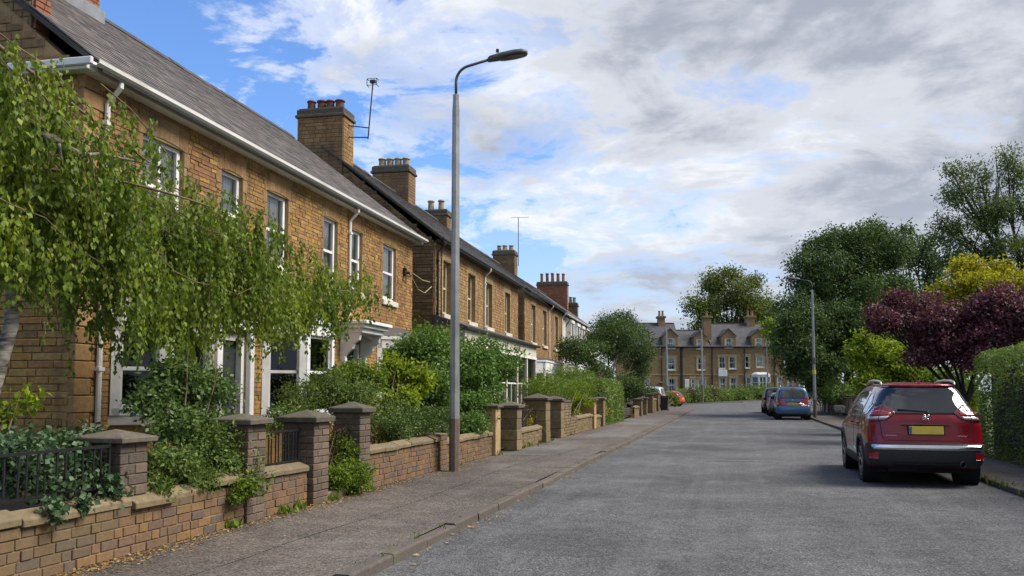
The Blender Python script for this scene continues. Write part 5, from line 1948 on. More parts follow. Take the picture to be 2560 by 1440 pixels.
shrub('silver_shrub', 'grey-green fine-leaved shrub before the white bay window', [lump(760, 1010, -6.9, 75, 55, .5), lump(830, 985, -6.8, 75, 60, .5), lump(890, 1010, -6.4, 75, 70, .5), lump(725, 1050, -6.6, 60, 40, .4), lump(940, 1040, -6.0, 60, 60, .4)], 760, 9, .06, .05, 'leaf_shrub', 309, base=(-6.8, 12.6, .17), width=.42, grain=.7)
shrub('lime_shrub', 'lime green leafy shrub below the white door hood', [lump(880, 950, -7.2, 60, 45, .4), lump(930, 960, -6.9, 50, 45, .4)], 280, 9, .06, .055, 'leaf_lime', 310, base=(-7.1, 14.0, .17))
shrub('bright_shrub', 'bright yellow-green bush with large leaves, left of the near lamp post', [lump(990, 915, -6.6, 45, 35, .4), lump(1030, 950, -6.4, 45, 45, .4), lump(1010, 1000, -6.1, 45, 40, .35)], 240, 7, .07, .085, 'leaf_bright', 311, base=(-6.5, 15.4, .17), width=.55)
shrub('evergreen_shrub', 'dark green evergreen shrub just left of the near lamp post', [lump(1070, 900, -6.9, 66, 66, .6), lump(1100, 880, -7.0, 52, 62, .6), lump(1085, 980, -6.4, 60, 64, .5), lump(1020, 880, -7.4, 66, 46, .5), lump(1110, 1000, -6.2, 40, 50, .4)], 700, 9, .07, .065, 'leaf_laurel', 312, base=(-6.8, 16.4, .17))
shrub('low_evergreen', 'low dark small-leaved shrub spilling over the wall by the near lamp post', [lump(975, 1065, -5.65, 60, 42, .35), lump(1040, 1055, -5.6, 60, 50, .35), lump(1095, 1050, -5.6, 40, 55, .35), lump(1000, 1030, -5.9, 60, 40, .35)], 620, 9, .05, .042, 'leaf_dark', 313, base=(-5.8, 14.2, .17), width=.5)
shrub('laurel', 'rounded glossy laurel bush right of the near lamp post', [lump(1205, 912, -6.6, 72, 66, .9), lump(1240, 925, -6.3, 44, 56, .7), lump(1165, 895, -6.8, 50, 60, .8), lump(1185, 955, -6.4, 60, 48, .7)], 760, 9, .08, .085, 'leaf_laurel', 314, base=(-6.6, 19.0, .17), width=.5)
shrub('low_laurel', 'lower leafy bush under the laurel, leaning over the wall', [lump(1190, 1020, -5.7, 50, 40, .5), lump(1170, 1055, -5.55, 38, 35, .4), lump(1225, 1010, -5.8, 26, 35, .4)], 360, 9, .06, .065, 'leaf_laurel', 315, base=(-5.9, 18.4, .17), width=.45)
shrub('shaded_shrub', 'dark shrub below the dark gable end, behind the evergreen', [lump(1075, 850, -8.6, 55, 40, .5), lump(1120, 860, -8.2, 50, 45, .5)], 200, 9, .09, .075, 'leaf_shrub', 316, base=(-8.3, 21.5, .17))
shrub('yellow_flowering_bush', 'yellow flowering bush behind the thin wire railing', [lump(1302, 1040, -5.7, 20, 30, .3), lump(1312, 1060, -5.6, 14, 16, .2)], 60, 8, .05, .05, 'leaf_yellow', 317, base=(-5.8, 22.2, .17))
shrub('golden_conifer', 'feathery golden-green conifer behind the tall pointed pier', [lump(1390, 970, -6.6, 60, 42, 1.0), lump(1440, 985, -6.2, 45, 40, .8), lump(1345, 975, -7.0, 38, 35, .8), lump(1430, 945, -7.0, 50, 30, .9)], 640, 10, .10, .085, 'leaf_lime', 318, base=(-6.7, 27.5, .17), width=.28, grain=.6)
shrub('hanging_creeper', 'yellow-green creeper hanging over the crumbling buttress', [lump(1455, 1010, -5.5, 16, 40, .4), lump(1445, 1040, -5.4, 9, 18, .2)], 70, 8, .06, .06, 'leaf_bright', 319, base=(-5.6, 29.5, .17))
shrub('pale_shrub', 'pale twiggy shrub before the canted white bays', [lump(1325, 970, -7.6, 24, 32, .5), lump(1480, 950, -7.0, 40, 30, .7)], 150, 8, .09, .07, 'leaf_shrub', 320, base=(-7.4, 29.5, .17))
shrub('yellow_flowering_bush', 'yellow flowering bush between the two slim piers', [lump(1492, 1030, -5.5, 12, 22, .4)], 44, 8, .07, .06, 'leaf_yellow', 321, base=(-5.6, 35.4, .17))
# clipped hedge
hedge_box('clipped_hedge', 'rounded clipped green hedge beside the left pavement, beyond the slim piers', -6.75, -5.12, 36.6, 43.4, 1.95, 15000, .09, 'leaf_hedge', 322, rnd=.62)
shrub('purple_bush', 'small dark purple bush behind the clipped hedge', [lump(1497, 962, -7.0, 18, 26, .6)], 60, 8, .09, .08, 'leaf_purple', 323, base=(-6.6, 38.8, .17))
# dark evergreen tree in front of the last house
b = atx(1520, 1030, -7.4)
tl = [lump(1520, 860, -7.4, 70, 80, 2.2), lump(1460, 885, -7.8, 58, 40, 1.6), lump(1580, 880, -7.0, 55, 55, 1.8), lump(1545, 810, -7.6, 45, 42, 1.5), lump(1600, 925, -6.6, 42, 45, 1.3), lump(1500, 940, -7.3, 60, 45, 1.5), lump(1565, 970, -6.9, 60, 40, 1.4), lump(1430, 870, -8.2, 30, 28, 1.0), lump(1610, 985, -6.2, 28, 28, .9)]
tree('evergreen_tree', 'broad dark evergreen tree between the houses and the far junction', (b.x, b.y, .1), 6.5, .2, [(l[0] - b.x, l[1] - b.y, l[2] - .1, l[3], l[4], l[5]) for l in tl], 2200, 11, .17, .11, 'leaf_tree', 324, bark='bark_dark', fork=.3, shell=.3)
shrub('roadside_bush', 'green bush between the last stone pier and the pale roofed car', [lump(1625, 1005, -5.9, 14, 20, .7), lump(1640, 985, -6.6, 14, 16, .7)], 90, 9, .14, .12, 'leaf_shrub', 325, base=(-6.0, 58.5, .1))
shrub('roadside_bush', 'yellowish bush right of the black bin before the small red car', [lump(1675, 993, -5.6, 9, 16, .6), lump(1680, 1008, -5.4, 6, 10, .5)], 60, 9, .14, .12, 'leaf_lime', 326, base=(-5.6, 70, .1))

# ------------------------------------------------------------------ right-hand side: hedge, trees
hedge_box('privet_hedge', 'tall clipped hedge at the right edge beside the red car', 5.42, 7.0, 11.0, 22.6, 2.36, 42000, .062, 'leaf_hedge', 401)
shrub('grass_tuft', 'grass and weeds at the foot of the tall hedge', [(5.45, 19.0, .15, .2, 2.2, .1), (5.4, 22.5, .15, .2, 1.2, .1)], 120, 9, .06, .07, 'grass_blade', 402, base=(5.4, 20.5, .09), cat='grass', stems=0 + 1, droop=-.6, width=.15)
# purple tree
pb = at(2400, 1010, 25.5)
pl = [lumpd(2400, 800, 25.5, 95, 62), lumpd(2300, 830, 26, 80, 52), lumpd(2225, 800, 26.5, 62, 40), lumpd(2500, 790, 25, 85, 72), lumpd(2330, 880, 25.5, 85, 45), lumpd(2450, 870, 25, 90, 55), lumpd(2250, 760, 27, 40, 28), lumpd(2550, 830, 24.5, 70, 75), lumpd(2530, 740, 25.5, 60, 40), lumpd(2190, 780, 26.5, 30, 18), lumpd(2320, 770, 26.5, 50, 34)]
tree('purple_leaved_tree', 'purple-leaved tree above the red car and tall hedge', (pb.x, pb.y, .1), 4.4, .13, [(l[0] - pb.x, l[1] - pb.y, l[2] - .1, l[3], l[4], l[5]) for l in pl], 2400, 10, .11, .085, 'leaf_purple', 403, bark='bark_dark', fork=.28, lean=(.4, 0), shell=.34, grain=.6)
# yellow-green shrub below it
sb = at(2200, 1000, 31)
shrub('acid_green_shrub', 'bright acid green shrub left of the purple tree', [lumpd(2200, 905, 31, 68, 70), lumpd(2165, 870, 31.5, 40, 45), lumpd(2240, 930, 30.5, 55, 45), lumpd(2180, 955, 30.5, 55, 40)], 700, 9, .10, .10, 'leaf_bright', 404, base=(sb.x, sb.y, .1), shell=.3)
sb = at(2360, 980, 28)
shrub('green_undergrowth', 'green undergrowth below the purple tree behind the red car', [lumpd(2330, 950, 30, 70, 40), lumpd(2280, 970, 31, 60, 40), lumpd(2395, 960, 27, 50, 45), lumpd(2420, 1000, 26, 40, 40)], 360, 9, .12, .10, 'leaf_lime', 405, base=(sb.x, sb.y, .1))
gb_ = at(2430, 960, 34)
gl = [lumpd(2430, 720, 34, 90, 65), lumpd(2380, 760, 34, 60, 55), lumpd(2490, 715, 34, 50, 60), lumpd(2440, 670, 34, 50, 30), lumpd(2540, 700, 34, 40, 50)]
tree('golden_tree', 'golden yellow-leaved tree rising behind the purple tree', (gb_.x, gb_.y, .1), 5.2, .12, [(l[0] - gb_.x, l[1] - gb_.y, l[2] - .1, l[3], l[4], l[5]) for l in gl], 900, 10, .15, .12, 'leaf_gold', 406, fork=.45, shell=.3)
# big dark tree
db = at(2120, 1010, 55)
dl = [lumpd(2110, 720, 55, 110, 90), lumpd(2180, 660, 56, 95, 80), lumpd(2060, 690, 54, 80, 80), lumpd(2010, 790, 52, 70, 70), lumpd(2240, 740, 56, 70, 80), lumpd(2080, 830, 53, 95, 70), lumpd(1990, 880, 51, 55, 55), lumpd(2160, 860, 54, 85, 80), lumpd(2120, 610, 56, 75, 45), lumpd(2060, 610, 55, 50, 30), lumpd(2200, 590, 57, 60, 40), lumpd(1975, 820, 51, 35, 55), lumpd(2050, 910, 52, 50, 40), lumpd(2230, 640, 57, 50, 40), lumpd(2000, 920, 51, 35, 30)]
tree('dark_broadleaf_tree', 'massive dark green tree overhanging the right pavement behind the lamp post', (db.x, db.y, .1), 11, .38, [(l[0] - db.x, l[1] - db.y, l[2] - .1, l[3], l[4], l[5]) for l in dl], 4600, 12, .26, .17, 'leaf_tree', 407, bark='bark_dark', fork=.25, dens=1.1, shell=.34, width=.45, droop=.5)
tb = at(2310, 960, 62)
tl = [lumpd(2290, 640, 62, 40, 50), lumpd(2325, 680, 62, 45, 60), lumpd(2275, 590, 62, 20, 45), lumpd(2340, 620, 62, 30, 40)]
tree('open_tree', 'thin open-crowned tree between the massive dark tree and the ash', (tb.x, tb.y, .1), 13, .2, [(l[0] - tb.x, l[1] - tb.y, l[2] - .1, l[3], l[4], l[5]) for l in tl], 420, 9, .28, .24, 'leaf_tree', 408, bark='bark_dark', fork=.5, dens=.6, shell=.6, width=.4)
ab = at(2560, 970, 46)
al = [lumpd(2420, 500, 46, 50, 65), lumpd(2470, 440, 46, 60, 55), lumpd(2400, 430, 46, 30, 35), lumpd(2540, 400, 46, 40, 60), lumpd(2530, 520, 46, 80, 60), lumpd(2420, 590, 46, 75, 60), lumpd(2500, 620, 46, 80, 50), lumpd(2390, 650, 46, 50, 40), lumpd(2590, 470, 46, 60, 90), lumpd(2590, 620, 46, 70, 70), lumpd(2360, 560, 46, 25, 40), lumpd(2470, 550, 46, 60, 40)]
tree('ash_tree', 'tall airy ash tree at the top right edge', (ab.x, ab.y, .1), 13, .25, [(l[0] - ab.x, l[1] - ab.y, l[2] - .1, l[3], l[4], l[5]) for l in al], 2200, 11, .22, .15, 'leaf_ash', 409, bark='bark_dark', fork=.5, dens=.5, shell=.6, width=.36, lean=(.5, 0))
# shrubs by the far right wall
sb = at(2050, 1000, 58)
shrub('pale_round_shrub', 'pale rounded shrub behind the right-hand lamp post', [lumpd(2050, 945, 58, 40, 42), lumpd(2080, 960, 58, 28, 28), lumpd(2030, 960, 58, 20, 28)], 300, 9, .2, .17, 'leaf_far', 410, base=(sb.x, sb.y, .1))
shrub('flat_topped_hedge', 'flat-topped light green hedge above the tan wall panels', [lumpd(2075, 988, 56, 36, 14), lumpd(2110, 985, 52, 40, 16), lumpd(2100, 965, 56, 30, 12)], 300, 9, .16, .13, 'leaf_hedge', 411, base=(at(2090, 1010, 54).x, at(2090, 1010, 54).y, .1), cat='hedge', shell=.15, rough=.3)
# end hedge before the terrace
eh = [lumpd(1740, 994, 97, 32, 14, 1.4), lumpd(1790, 992, 103, 36, 14, 1.4), lumpd(1840, 990, 107, 34, 13, 1.5), lumpd(1880, 987, 110, 28, 14, 1.5), lumpd(1925, 985, 112, 30, 15, 1.5), lumpd(1700, 997, 95, 16, 13, 1.2)]
shrub('boundary_hedge', 'long mixed hedge along the bend before the far terrace', eh, 900, 9, .28, .2, 'leaf_hedge', 412, base=(at(1800, 1005, 103).x, at(1800, 1005, 103).y, .2), cat='hedge', shell=.2, bark='bark_dark')
shrub('brown_hedge', 'brownish dead stretch of hedge at the left end of the boundary hedge', [lumpd(1765, 985, 98, 26, 8, 1.0), lumpd(1725, 987, 96, 12, 9, 1.0)], 120, 8, .25, .18, 'leaf_brown', 413, base=(at(1745, 1005, 97).x, at(1745, 1005, 97).y, .2), cat='hedge')
fb = at(1820, 950, 150)
fl = [lumpd(1820, 740, 150, 80, 60), lumpd(1760, 770, 148, 50, 50), lumpd(1880, 760, 150, 60, 55), lumpd(1830, 690, 150, 45, 26), lumpd(1730, 760, 148, 26, 22), lumpd(1780, 705, 149, 35, 30), lumpd(1880, 710, 150, 35, 30), lumpd(1930, 790, 148, 40, 45), lumpd(1760, 810, 148, 50, 35), lumpd(1850, 800, 149, 80, 40)]
tree('background_tree', 'tall yellowing green tree rising behind the far terrace roofs', (fb.x, fb.y, .3), 20, .5, [(l[0] - fb.x, l[1] - fb.y, l[2] - .3, l[3], l[4], l[5]) for l in fl], 2200, 10, .6, .34, 'leaf_far', 414, bark='bark_dark', fork=.45, dens=.62, shell=.5)
yb_ = at(1935, 980, 108)
tree('young_yellow_tree', 'small yellow-green tree before the right end of the far terrace', (yb_.x, yb_.y, .3), 7, .12, [(l[0] - yb_.x, l[1] - yb_.y, l[2] - .3, l[3], l[4], l[5]) for l in [lumpd(1935, 835, 108, 32, 32), lumpd(1950, 870, 108, 24, 30), lumpd(1920, 815, 108, 16, 20)]], 220, 9, .35, .24, 'leaf_bright', 415, fork=.5, shell=.5)
sc = at(2380, 960, 70)
tree('backdrop_trees', 'dark tree mass closing the gap behind the purple tree', (sc.x, sc.y, .1), 9, .3, [(l[0] - sc.x, l[1] - sc.y, l[2] - .1, l[3], l[4], l[5]) for l in [lumpd(2330, 850, 70, 90, 80), lumpd(2450, 840, 72, 110, 90), lumpd(2560, 830, 72, 90, 100), lumpd(2260, 880, 68, 60, 70)]], 700, 10, .5, .34, 'leaf_tree', 416, bark='bark_dark', fork=.2, shell=.35)

# ------------------------------------------------------------------ right-hand low wall: tan panels between dark piers
rw = empty('garden_wall', (6.15, 44.0, PZ), 0, 'low tan panelled wall with dark piers behind the right pavement', 'wall')
for i in range(9):
    y = i * 2.6
    MB().box(0, .42, y, y + .5, -.1, 1.12).build('pier', 'pier_stone', rw, bevel=.02)
    MB().box(.08, .3, y + .51, y + 2.59, -.1, .98).build('panel', 'pale_stone' if i % 3 else 'coping', rw)
    MB().box(-.05, .47, y - .05, y + .55, 1.122, 1.2).build('cap', 'cap_stone', rw, bevel=.02)
    MB().box(.04, .34, y + .56, y + 2.54, .985, 1.06).build('coping_stone', 'cap_stone', rw, bevel=.015)
rw2 = empty('garden_wall', (6.05, 25.2, PZ), 0, 'low shaded wall under the purple tree, hidden behind the red car', 'wall')
for i in range(7):
    y = i * 2.6
    MB().box(0, .3, y + .01, y + 2.59, -.1, .8).build('panel', 'pier_stone', rw2)
    MB().box(-.04, .34, y + .02, y + 2.58, .802, .88).build('coping_stone', 'cap_stone', rw2, bevel=.015)

# ------------------------------------------------------------------ litter and weeds
g = np.random.default_rng(8)
n = 3600
y = np.concatenate([g.uniform(3.5, 20, 900), g.uniform(20, 60, 500), g.normal(7.2, 1.0, 700), g.normal(6.2, .5, 400), g.normal(10.2, 1.0, 500), g.normal(12.6, 1.2, 300), g.normal(15.9, .3, 300)])
x = WALLX + .03 + np.abs(g.normal(0, .13, n))
x[:900] += np.where(g.random(900) < .12, g.uniform(0, 1.9, 900), 0)
pos = np.stack([x, y, np.full(n, PZ + .012)], 1)
ax = unit(n, g)
ax[:, 2] *= .15
nr = np.tile([0, 0, 1.0], (n, 1)) + unit(n, g) * .35
me = leaf_mesh('leaf_litter', pos, ax, nr, .042 * (.3 + .9 * g.random(n)), .5, g.random(n), 'leaf_litter')
tag(link('leaf_litter', me), 'brown fallen leaves along the foot of the garden walls', 'leaf litter', kind='stuff')
n = 520
y = g.uniform(5, 60, n) ** 1.0
x = np.where(g.random(n) < .7, KL + .03 + np.abs(g.normal(0, .09, n)), KR - .02 - np.abs(g.normal(0, .12, n)))
pos = np.stack([x, y, np.full(n, .014)], 1)
ax = unit(n, g)
ax[:, 2] *= .12
nr = np.tile([0, 0, 1.0], (n, 1)) + unit(n, g) * .3
me = leaf_mesh('gutter_leaves', pos, ax, nr, .06 * (.4 + .8 * g.random(n)), .5, np.clip(g.random(n) + .2, 0, 1), 'leaf_litter')
tag(link('gutter_leaves', me), 'pale fallen leaves lying in the road gutters', 'leaf litter', kind='stuff')


def weeds(name, label, spots, seed, h=.09, mat='grass_blade', w=.12):
    g = np.random.default_rng(seed)
    P, A = [], []
    for (x, y, z, k, s) in spots:
        for i in range(k):
            P.append((x + g.normal() * s, y + g.normal() * s, z))
            A.append((g.normal() * .5, g.normal() * .5, 1.0))
    P, A = np.array(P), np.array(A)
    me = leaf_mesh(name, P, A, unit(len(P), g), h * (.5 + .9 * g.random(len(P))), w, g.random(len(P)), mat)
    tag(link(name, me), label, 'weeds', kind='stuff')


sp = [(WALLX + .05, y, PZ, 26, .06) for y in (8.5, 9.6, 10.0, 10.9, 12.0, 16.3, 19.4, 21.6, 22.6, 23.8, 25.2, 28.4)]
weeds('wall_weeds', 'green weeds growing at the foot of the left walls', sp, 1, .10, 'leaf_lime', .4)
sp = [(KR + .02 + RND.gauss(0, .03), 12 + RND.random() * 6, .02 + RND.random() * .05, 9, .035) for i in range(44)]
weeds('kerb_weeds', 'grass tufts along the right kerb behind the red car', sp, 2, .10, 'grass_blade', .16)
sp = [(KL - .10 + RND.gauss(0, .04), 7 + RND.random() ** 2 * 40, PZ - .005, 6, .03) for i in range(26)]
weeds('kerb_moss', 'small moss and grass tufts in the left kerb joints', sp, 3, .035, 'leaf_lime', .4)

# ------------------------------------------------------------------ vehicles
def m_paint(name, col, metal=.25, rough=.32, flake=.15):
    m, nt, bs, out = new_mat(name)
    n = nnoise(nt, 600, 2, .5)
    c = nmix(nt, nramp(nt, n, [(.3, 0), (.7, flake)]), col, tuple(min(1, c_ * 2.2 + .01) for c_ in col))
    # road film: a light grey film with a shape of its own
    n2 = nnoise(nt, 2.2, 6, .65)
    c = nmix(nt, nramp(nt, n2, [(.5, 0), (.75, .035)]), c, (.16, .13, .12))
    nt.links.new(c, bs.inputs['Base Color'])
    bs.inputs['Metallic'].default_value = metal
    nt.links.new(nramp(nt, n2, [(.4, rough), (.75, rough + .14)]), bs.inputs['Roughness'])
    bs.inputs['Coat Weight'].default_value = 0.7
    bs.inputs['Specular IOR Level'].default_value = 0.25
    bs.inputs['Coat Roughness'].default_value = 0.03
    return m


m_paint('paint_red', (.20, .004, .014), .2, .28, .05)
m_paint('paint_blue', (.055, .125, .24), .35, .32)
m_paint('paint_dark', (.03, .028, .03), .3, .3)
m_paint('paint_bronze', (.12, .095, .085), .4, .32)
m_paint('paint_scarlet', (.42, .006, .014), .1, .3)
m_paint('paint_silver', (.42, .44, .46), .5, .32)
m_plain('car_glass', (.012, .014, .015), .03, var=.2, coat=1.0, spec=.6)
m_plain('car_glass_side', (.10, .12, .13), .03, var=.2, coat=1.0, spec=.8)
m_plain('cladding', (.026, .027, .029), .62, var=.25, scale=30, bump=.08)
m_plain('under_black', (.006, .006, .006), .8)
m_plain('tyre', (.018, .018, .018), .85, var=.3, scale=40, bump=.15)
m_plain('alloy', (.42, .43, .44), .3, metal=.85, var=.1)
m_plain('chrome', (.70, .71, .72), .12, metal=1.0, var=.06)
m_plain('satin_silver', (.52, .53, .53), .3, metal=.75, var=.1)
m_plain('lamp_red', (.30, .006, .010), .12, var=.25, coat=1.0)
m_plain('lamp_deep_red', (.13, .004, .008), .12, var=.25, coat=1.0)
m_plain('lamp_clear', (.50, .50, .52), .12, var=.2, coat=1.0)
m_plain('plate_yellow', (.66, .50, .05), .4, var=.12, scale=9)
m_plain('plate_blue', (.03, .09, .34), .4, var=.1)
m_plain('plate_ink', (.10, .075, .015), .5)
m_plain('bin_black', (.014, .015, .017), .5, var=.2)
m_plain('bin_green', (.012, .035, .022), .5, var=.2)


def shell(nm, half_w, plan, yrear, yfront, zb, ztop, bow_r=.11, bow_f=.16, camber=.06, na=26, nb=64, nc=24, it=4):
    """closed body shell: a lattice box bent to the car's section, then eased"""
    idx, V = {}, []

    def pos(i, j, k):
        a, b, c = i / na * 2 - 1, j / nb, k / nc
        zt = ztop(b)
        z = zb(b) + c * (zt - zb(b))
        w = half_w(z) * plan(b, z)
        x = a * w
        y = yrear(z) * (1 - b) + yfront(z) * b
        y += bow_r * abs(a) ** 3.2 * max(0, 1 - b / .10) - bow_f * abs(a) ** 3 * max(0, (b - .9) / .1)
        z -= camber * abs(a) ** 3 * c ** 6
        return (x, y, z)

    def vid(i, j, k):
        if (i, j, k) not in idx:
            idx[(i, j, k)] = len(V)
            V.append(pos(i, j, k))
        return idx[(i, j, k)]
    Fs = []
    for j in range(nb):
        for k in range(nc):
            Fs.append((vid(0, j, k), vid(0, j, k + 1), vid(0, j + 1, k + 1), vid(0, j + 1, k)))
            Fs.append((vid(na, j, k), vid(na, j + 1, k), vid(na, j + 1, k + 1), vid(na, j, k + 1)))
    for i in range(na):
        for k in range(nc):
            Fs.append((vid(i, 0, k), vid(i + 1, 0, k), vid(i + 1, 0, k + 1), vid(i, 0, k + 1)))
            Fs.append((vid(i, nb, k), vid(i, nb, k + 1), vid(i + 1, nb, k + 1), vid(i + 1, nb, k)))
        for j in range(nb):
            Fs.append((vid(i, j, nc), vid(i + 1, j, nc), vid(i + 1, j + 1, nc), vid(i, j + 1, nc)))
            Fs.append((vid(i, j, 0), vid(i, j + 1, 0), vid(i + 1, j + 1, 0), vid(i + 1, j, 0)))
    V = np.array(V)
    Fa = np.array(Fs)
    e = np.concatenate([Fa[:, [0, 1]], Fa[:, [1, 2]], Fa[:, [2, 3]], Fa[:, [3, 0]]])
    for _ in range(it):
        s = np.zeros_like(V)
        n = np.zeros(len(V))
        for q in (0, 1):
            np.add.at(s, e[:, q], V[e[:, 1 - q]])
            np.add.at(n, e[:, q], 1)
        V = V * .45 + (s / n[:, None]) * .55
    return V, [tuple(int(i) for i in f) for f in Fa]


class Panel:
    """shapes drawn in rear (x, z) or side (y, z) view, laid on to the body shell with real thickness"""

    def __init__(self, V, Fs):
        self.t = BVHTree.FromPolygons([Vector(v) for v in V], Fs)

    def lay(self, mb, poly, view, off=.006, step=.035, side=-1, back=.02):
        bm = bmesh.new()
        vs = [bm.verts.new((p[0], p[1], 0)) for p in poly]
        bm.faces.new(vs)
        for ax in (0, 1):
            lo, hi = min(p[ax] for p in poly), max(p[ax] for p in poly)
            q = lo + step
            while q < hi - .004:
                no = [0, 0, 0]
                no[ax] = 1
                co = [0, 0, 0]
                co[ax] = q
                bmesh.ops.bisect_plane(bm, geom=bm.verts[:] + bm.edges[:] + bm.faces[:], plane_co=co, plane_no=no)
                q += step
        bmesh.ops.triangulate(bm, faces=bm.faces[:])
        bm.verts.ensure_lookup_table()
        out = []
        last = None
        for v in bm.verts:
            u, w = v.co.x, v.co.y
            if view == 'rear':
                h = self.t.ray_cast(Vector((u, -3, w)), Vector((0, 1, 0)))
                if h[0] is None:
                    h = self.t.find_nearest(Vector((u, 0, w)))
            elif view == 'side':
                h = self.t.ray_cast(Vector((side * 3, u, w)), Vector((-side, 0, 0)))
                if h[0] is None:
                    h = self.t.find_nearest(Vector((side * .9, u, w)))
            elif view == 'wrap':
                th = math.atan(u / 1.15)
                dr = Vector((math.sin(th), -math.cos(th), 0))
                h = self.t.ray_cast(Vector((0, 1.2, w)) + dr * 4, -dr)
                if h[0] is None:
                    h = self.t.find_nearest(Vector((u, .1, w)))
            else:
                h = self.t.ray_cast(Vector((u, w, 4)), Vector((0, 0, -1)))
            nrm = h[1]
            d = {'rear': Vector((0, -1, 0)), 'wrap': Vector((h[0].x, h[0].y - 1.2, 0)), 'side': Vector((side, 0, 0)), 'top': Vector((0, 0, 1))}[view]
            if nrm.dot(d) < 0:
                nrm = -nrm
            out.append(h[0] + nrm * off)
        b = len(mb.v)
        mb.v += [tuple(p) for p in out]
        flip = (view == 'side' and side > 0) or view == 'top'
        bm.verts.index_update()
        for f in bm.faces:
            ids = [b + v.index for v in f.verts]
            p0, p1, p2 = (Vector(mb.v[i]) for i in ids[:3])
            d = {'rear': Vector((0, -1, 0)), 'wrap': Vector((p0.x, p0.y - 1.2, 0)), 'side': Vector((side, 0, 0)), 'top': Vector((0, 0, 1))}[view]
            if (p1 - p0).cross(p2 - p0).dot(d) < 0:
                ids = ids[::-1]
            mb.f.append(tuple(ids))
        # skirt down to the shell
        for e_ in bm.edges:
            if len(e_.link_faces) == 1:
                i, j = b + e_.verts[0].index, b + e_.verts[1].index
                pw = Vector(mb.v[i])
                d = {'rear': Vector((0, 1, 0)), 'wrap': Vector((-pw.x, 1.2 - pw.y, 0)).normalized(), 'side': Vector((-side, 0, 0)), 'top': Vector((0, 0, -1))}[view] * back
                k = len(mb.v)
                mb.v += [tuple(Vector(mb.v[i]) + d), tuple(Vector(mb.v[j]) + d)]
                mb.f.append((i, j, k + 1, k))
        bm.free()
        return mb


def arc(cy, cz, r, a0, a1, n):
    return [(cy + r * math.cos(rad(a0 + (a1 - a0) * i / n)), cz + r * math.sin(rad(a0 + (a1 - a0) * i / n))) for i in range(n + 1)]


def wheel(parent, x, y, r, w, side, spokes=5, simple=False):
    prof = [(r * .70, -w / 2 + .01), (r * .9, -w / 2), (r * .975, -w / 2 + .025), (r, -w / 2 + .05), (r, w / 2 - .05), (r * .975, w / 2 - .025), (r * .9, w / 2), (r * .70, w / 2 - .01)]
    prof = prof + [prof[0]]
    t = MB().lathe(prof, (0, 0, 0), 36, False).build('wheel', 'tyre', parent, True)
    t.location = (x, y, r)
    t.rotation_euler = (0, rad(90) * side, 0)
    if not simple:
        # tread grooves
        mb = MB()
        for q in (-.055, 0, .055):
            mb.lathe([(r + .0015, q - .006), (r + .0015, q + .006)], (0, 0, 0), 36, False)
        mb.build('tread', 'under_black', t)
    mb = MB()
    mb.lathe([(r * .70, w / 2 - .012), (r * .72, w / 2 - .008), (r * .66, w / 2 - .02), (r * .64, w / 2 - .07), (r * .1, w / 2 - .09)], (0, 0, 0), 30, False)
    rim = mb.build('rim', 'under_black', t, True)
    mb = MB()
    mb.lathe([(r * .68, w / 2 - .015), (r * .715, w / 2 - .004), (r * .66, w / 2 - .004)], (0, 0, 0), 30, False)
    for i in range(spokes):
        for s in (-.11, .11):
            a = 2 * math.pi * i / spokes + s
            a2 = 2 * math.pi * i / spokes + s * 1.9
            mb.obox((.10 * math.cos(a) * r * 3, .10 * math.sin(a) * r * 3, w / 2 - .03), (r * .68 * math.cos(a2), r * .68 * math.sin(a2), w / 2 - .018), .03, .03)
    mb.lathe([(r * .18, w / 2 - .05), (r * .18, w / 2 - .02), (r * .1, w / 2 - .012)], (0, 0, 0), 16)
    mb.build('spokes', 'alloy', rim)
    return t


def cut_arches(V, Fs, wheels, r):
    me = bpy.data.meshes.new('body')
    me.from_pydata([tuple(v) for v in V], [], Fs)
    me.update()
    bm = bmesh.new()
    for (x, y, z) in wheels:
        m_ = Matrix.Translation((x, y, z)) @ Matrix.Rotation(rad(90), 4, 'Y')
        bmesh.ops.create_cone(bm, cap_ends=True, segments=40, radius1=r, radius2=r, depth=.62, matrix=m_)
    cme = bpy.data.meshes.new('cutter')
    bm.to_mesh(cme)
    bm.free()
    a = bpy.data.objects.new('tmp_a', me)
    b = bpy.data.objects.new('tmp_b', cme)
    C.objects.link(a)
    C.objects.link(b)
    md = a.modifiers.new('b', 'BOOLEAN')
    md.operation = 'DIFFERENCE'
    md.solver = 'EXACT'
    md.object = b
    dg = bpy.context.evaluated_depsgraph_get()
    res = bpy.data.meshes.new_from_object(a.evaluated_get(dg))
    bpy.data.objects.remove(a)
    bpy.data.objects.remove(b)
    res.polygons.foreach_set('use_smooth', [True] * len(res.polygons))
    res.set_sharp_from_angle(angle=rad(38))
    res.materials.clear()
    return res


def itab(tab):
    xs, ys = [t[0] for t in tab], [t[1] for t in tab]
    return lambda v: float(np.interp(v, xs, ys))


def smooth_tab(tab, n=9):
    """interpolation table eased with a small moving average"""
    f = itab(tab)
    lo, hi = tab[0][0], tab[-1][0]
    s = (hi - lo) * .03
    return lambda v: (f(v - s) + 2 * f(v) + f(v + s)) / 4


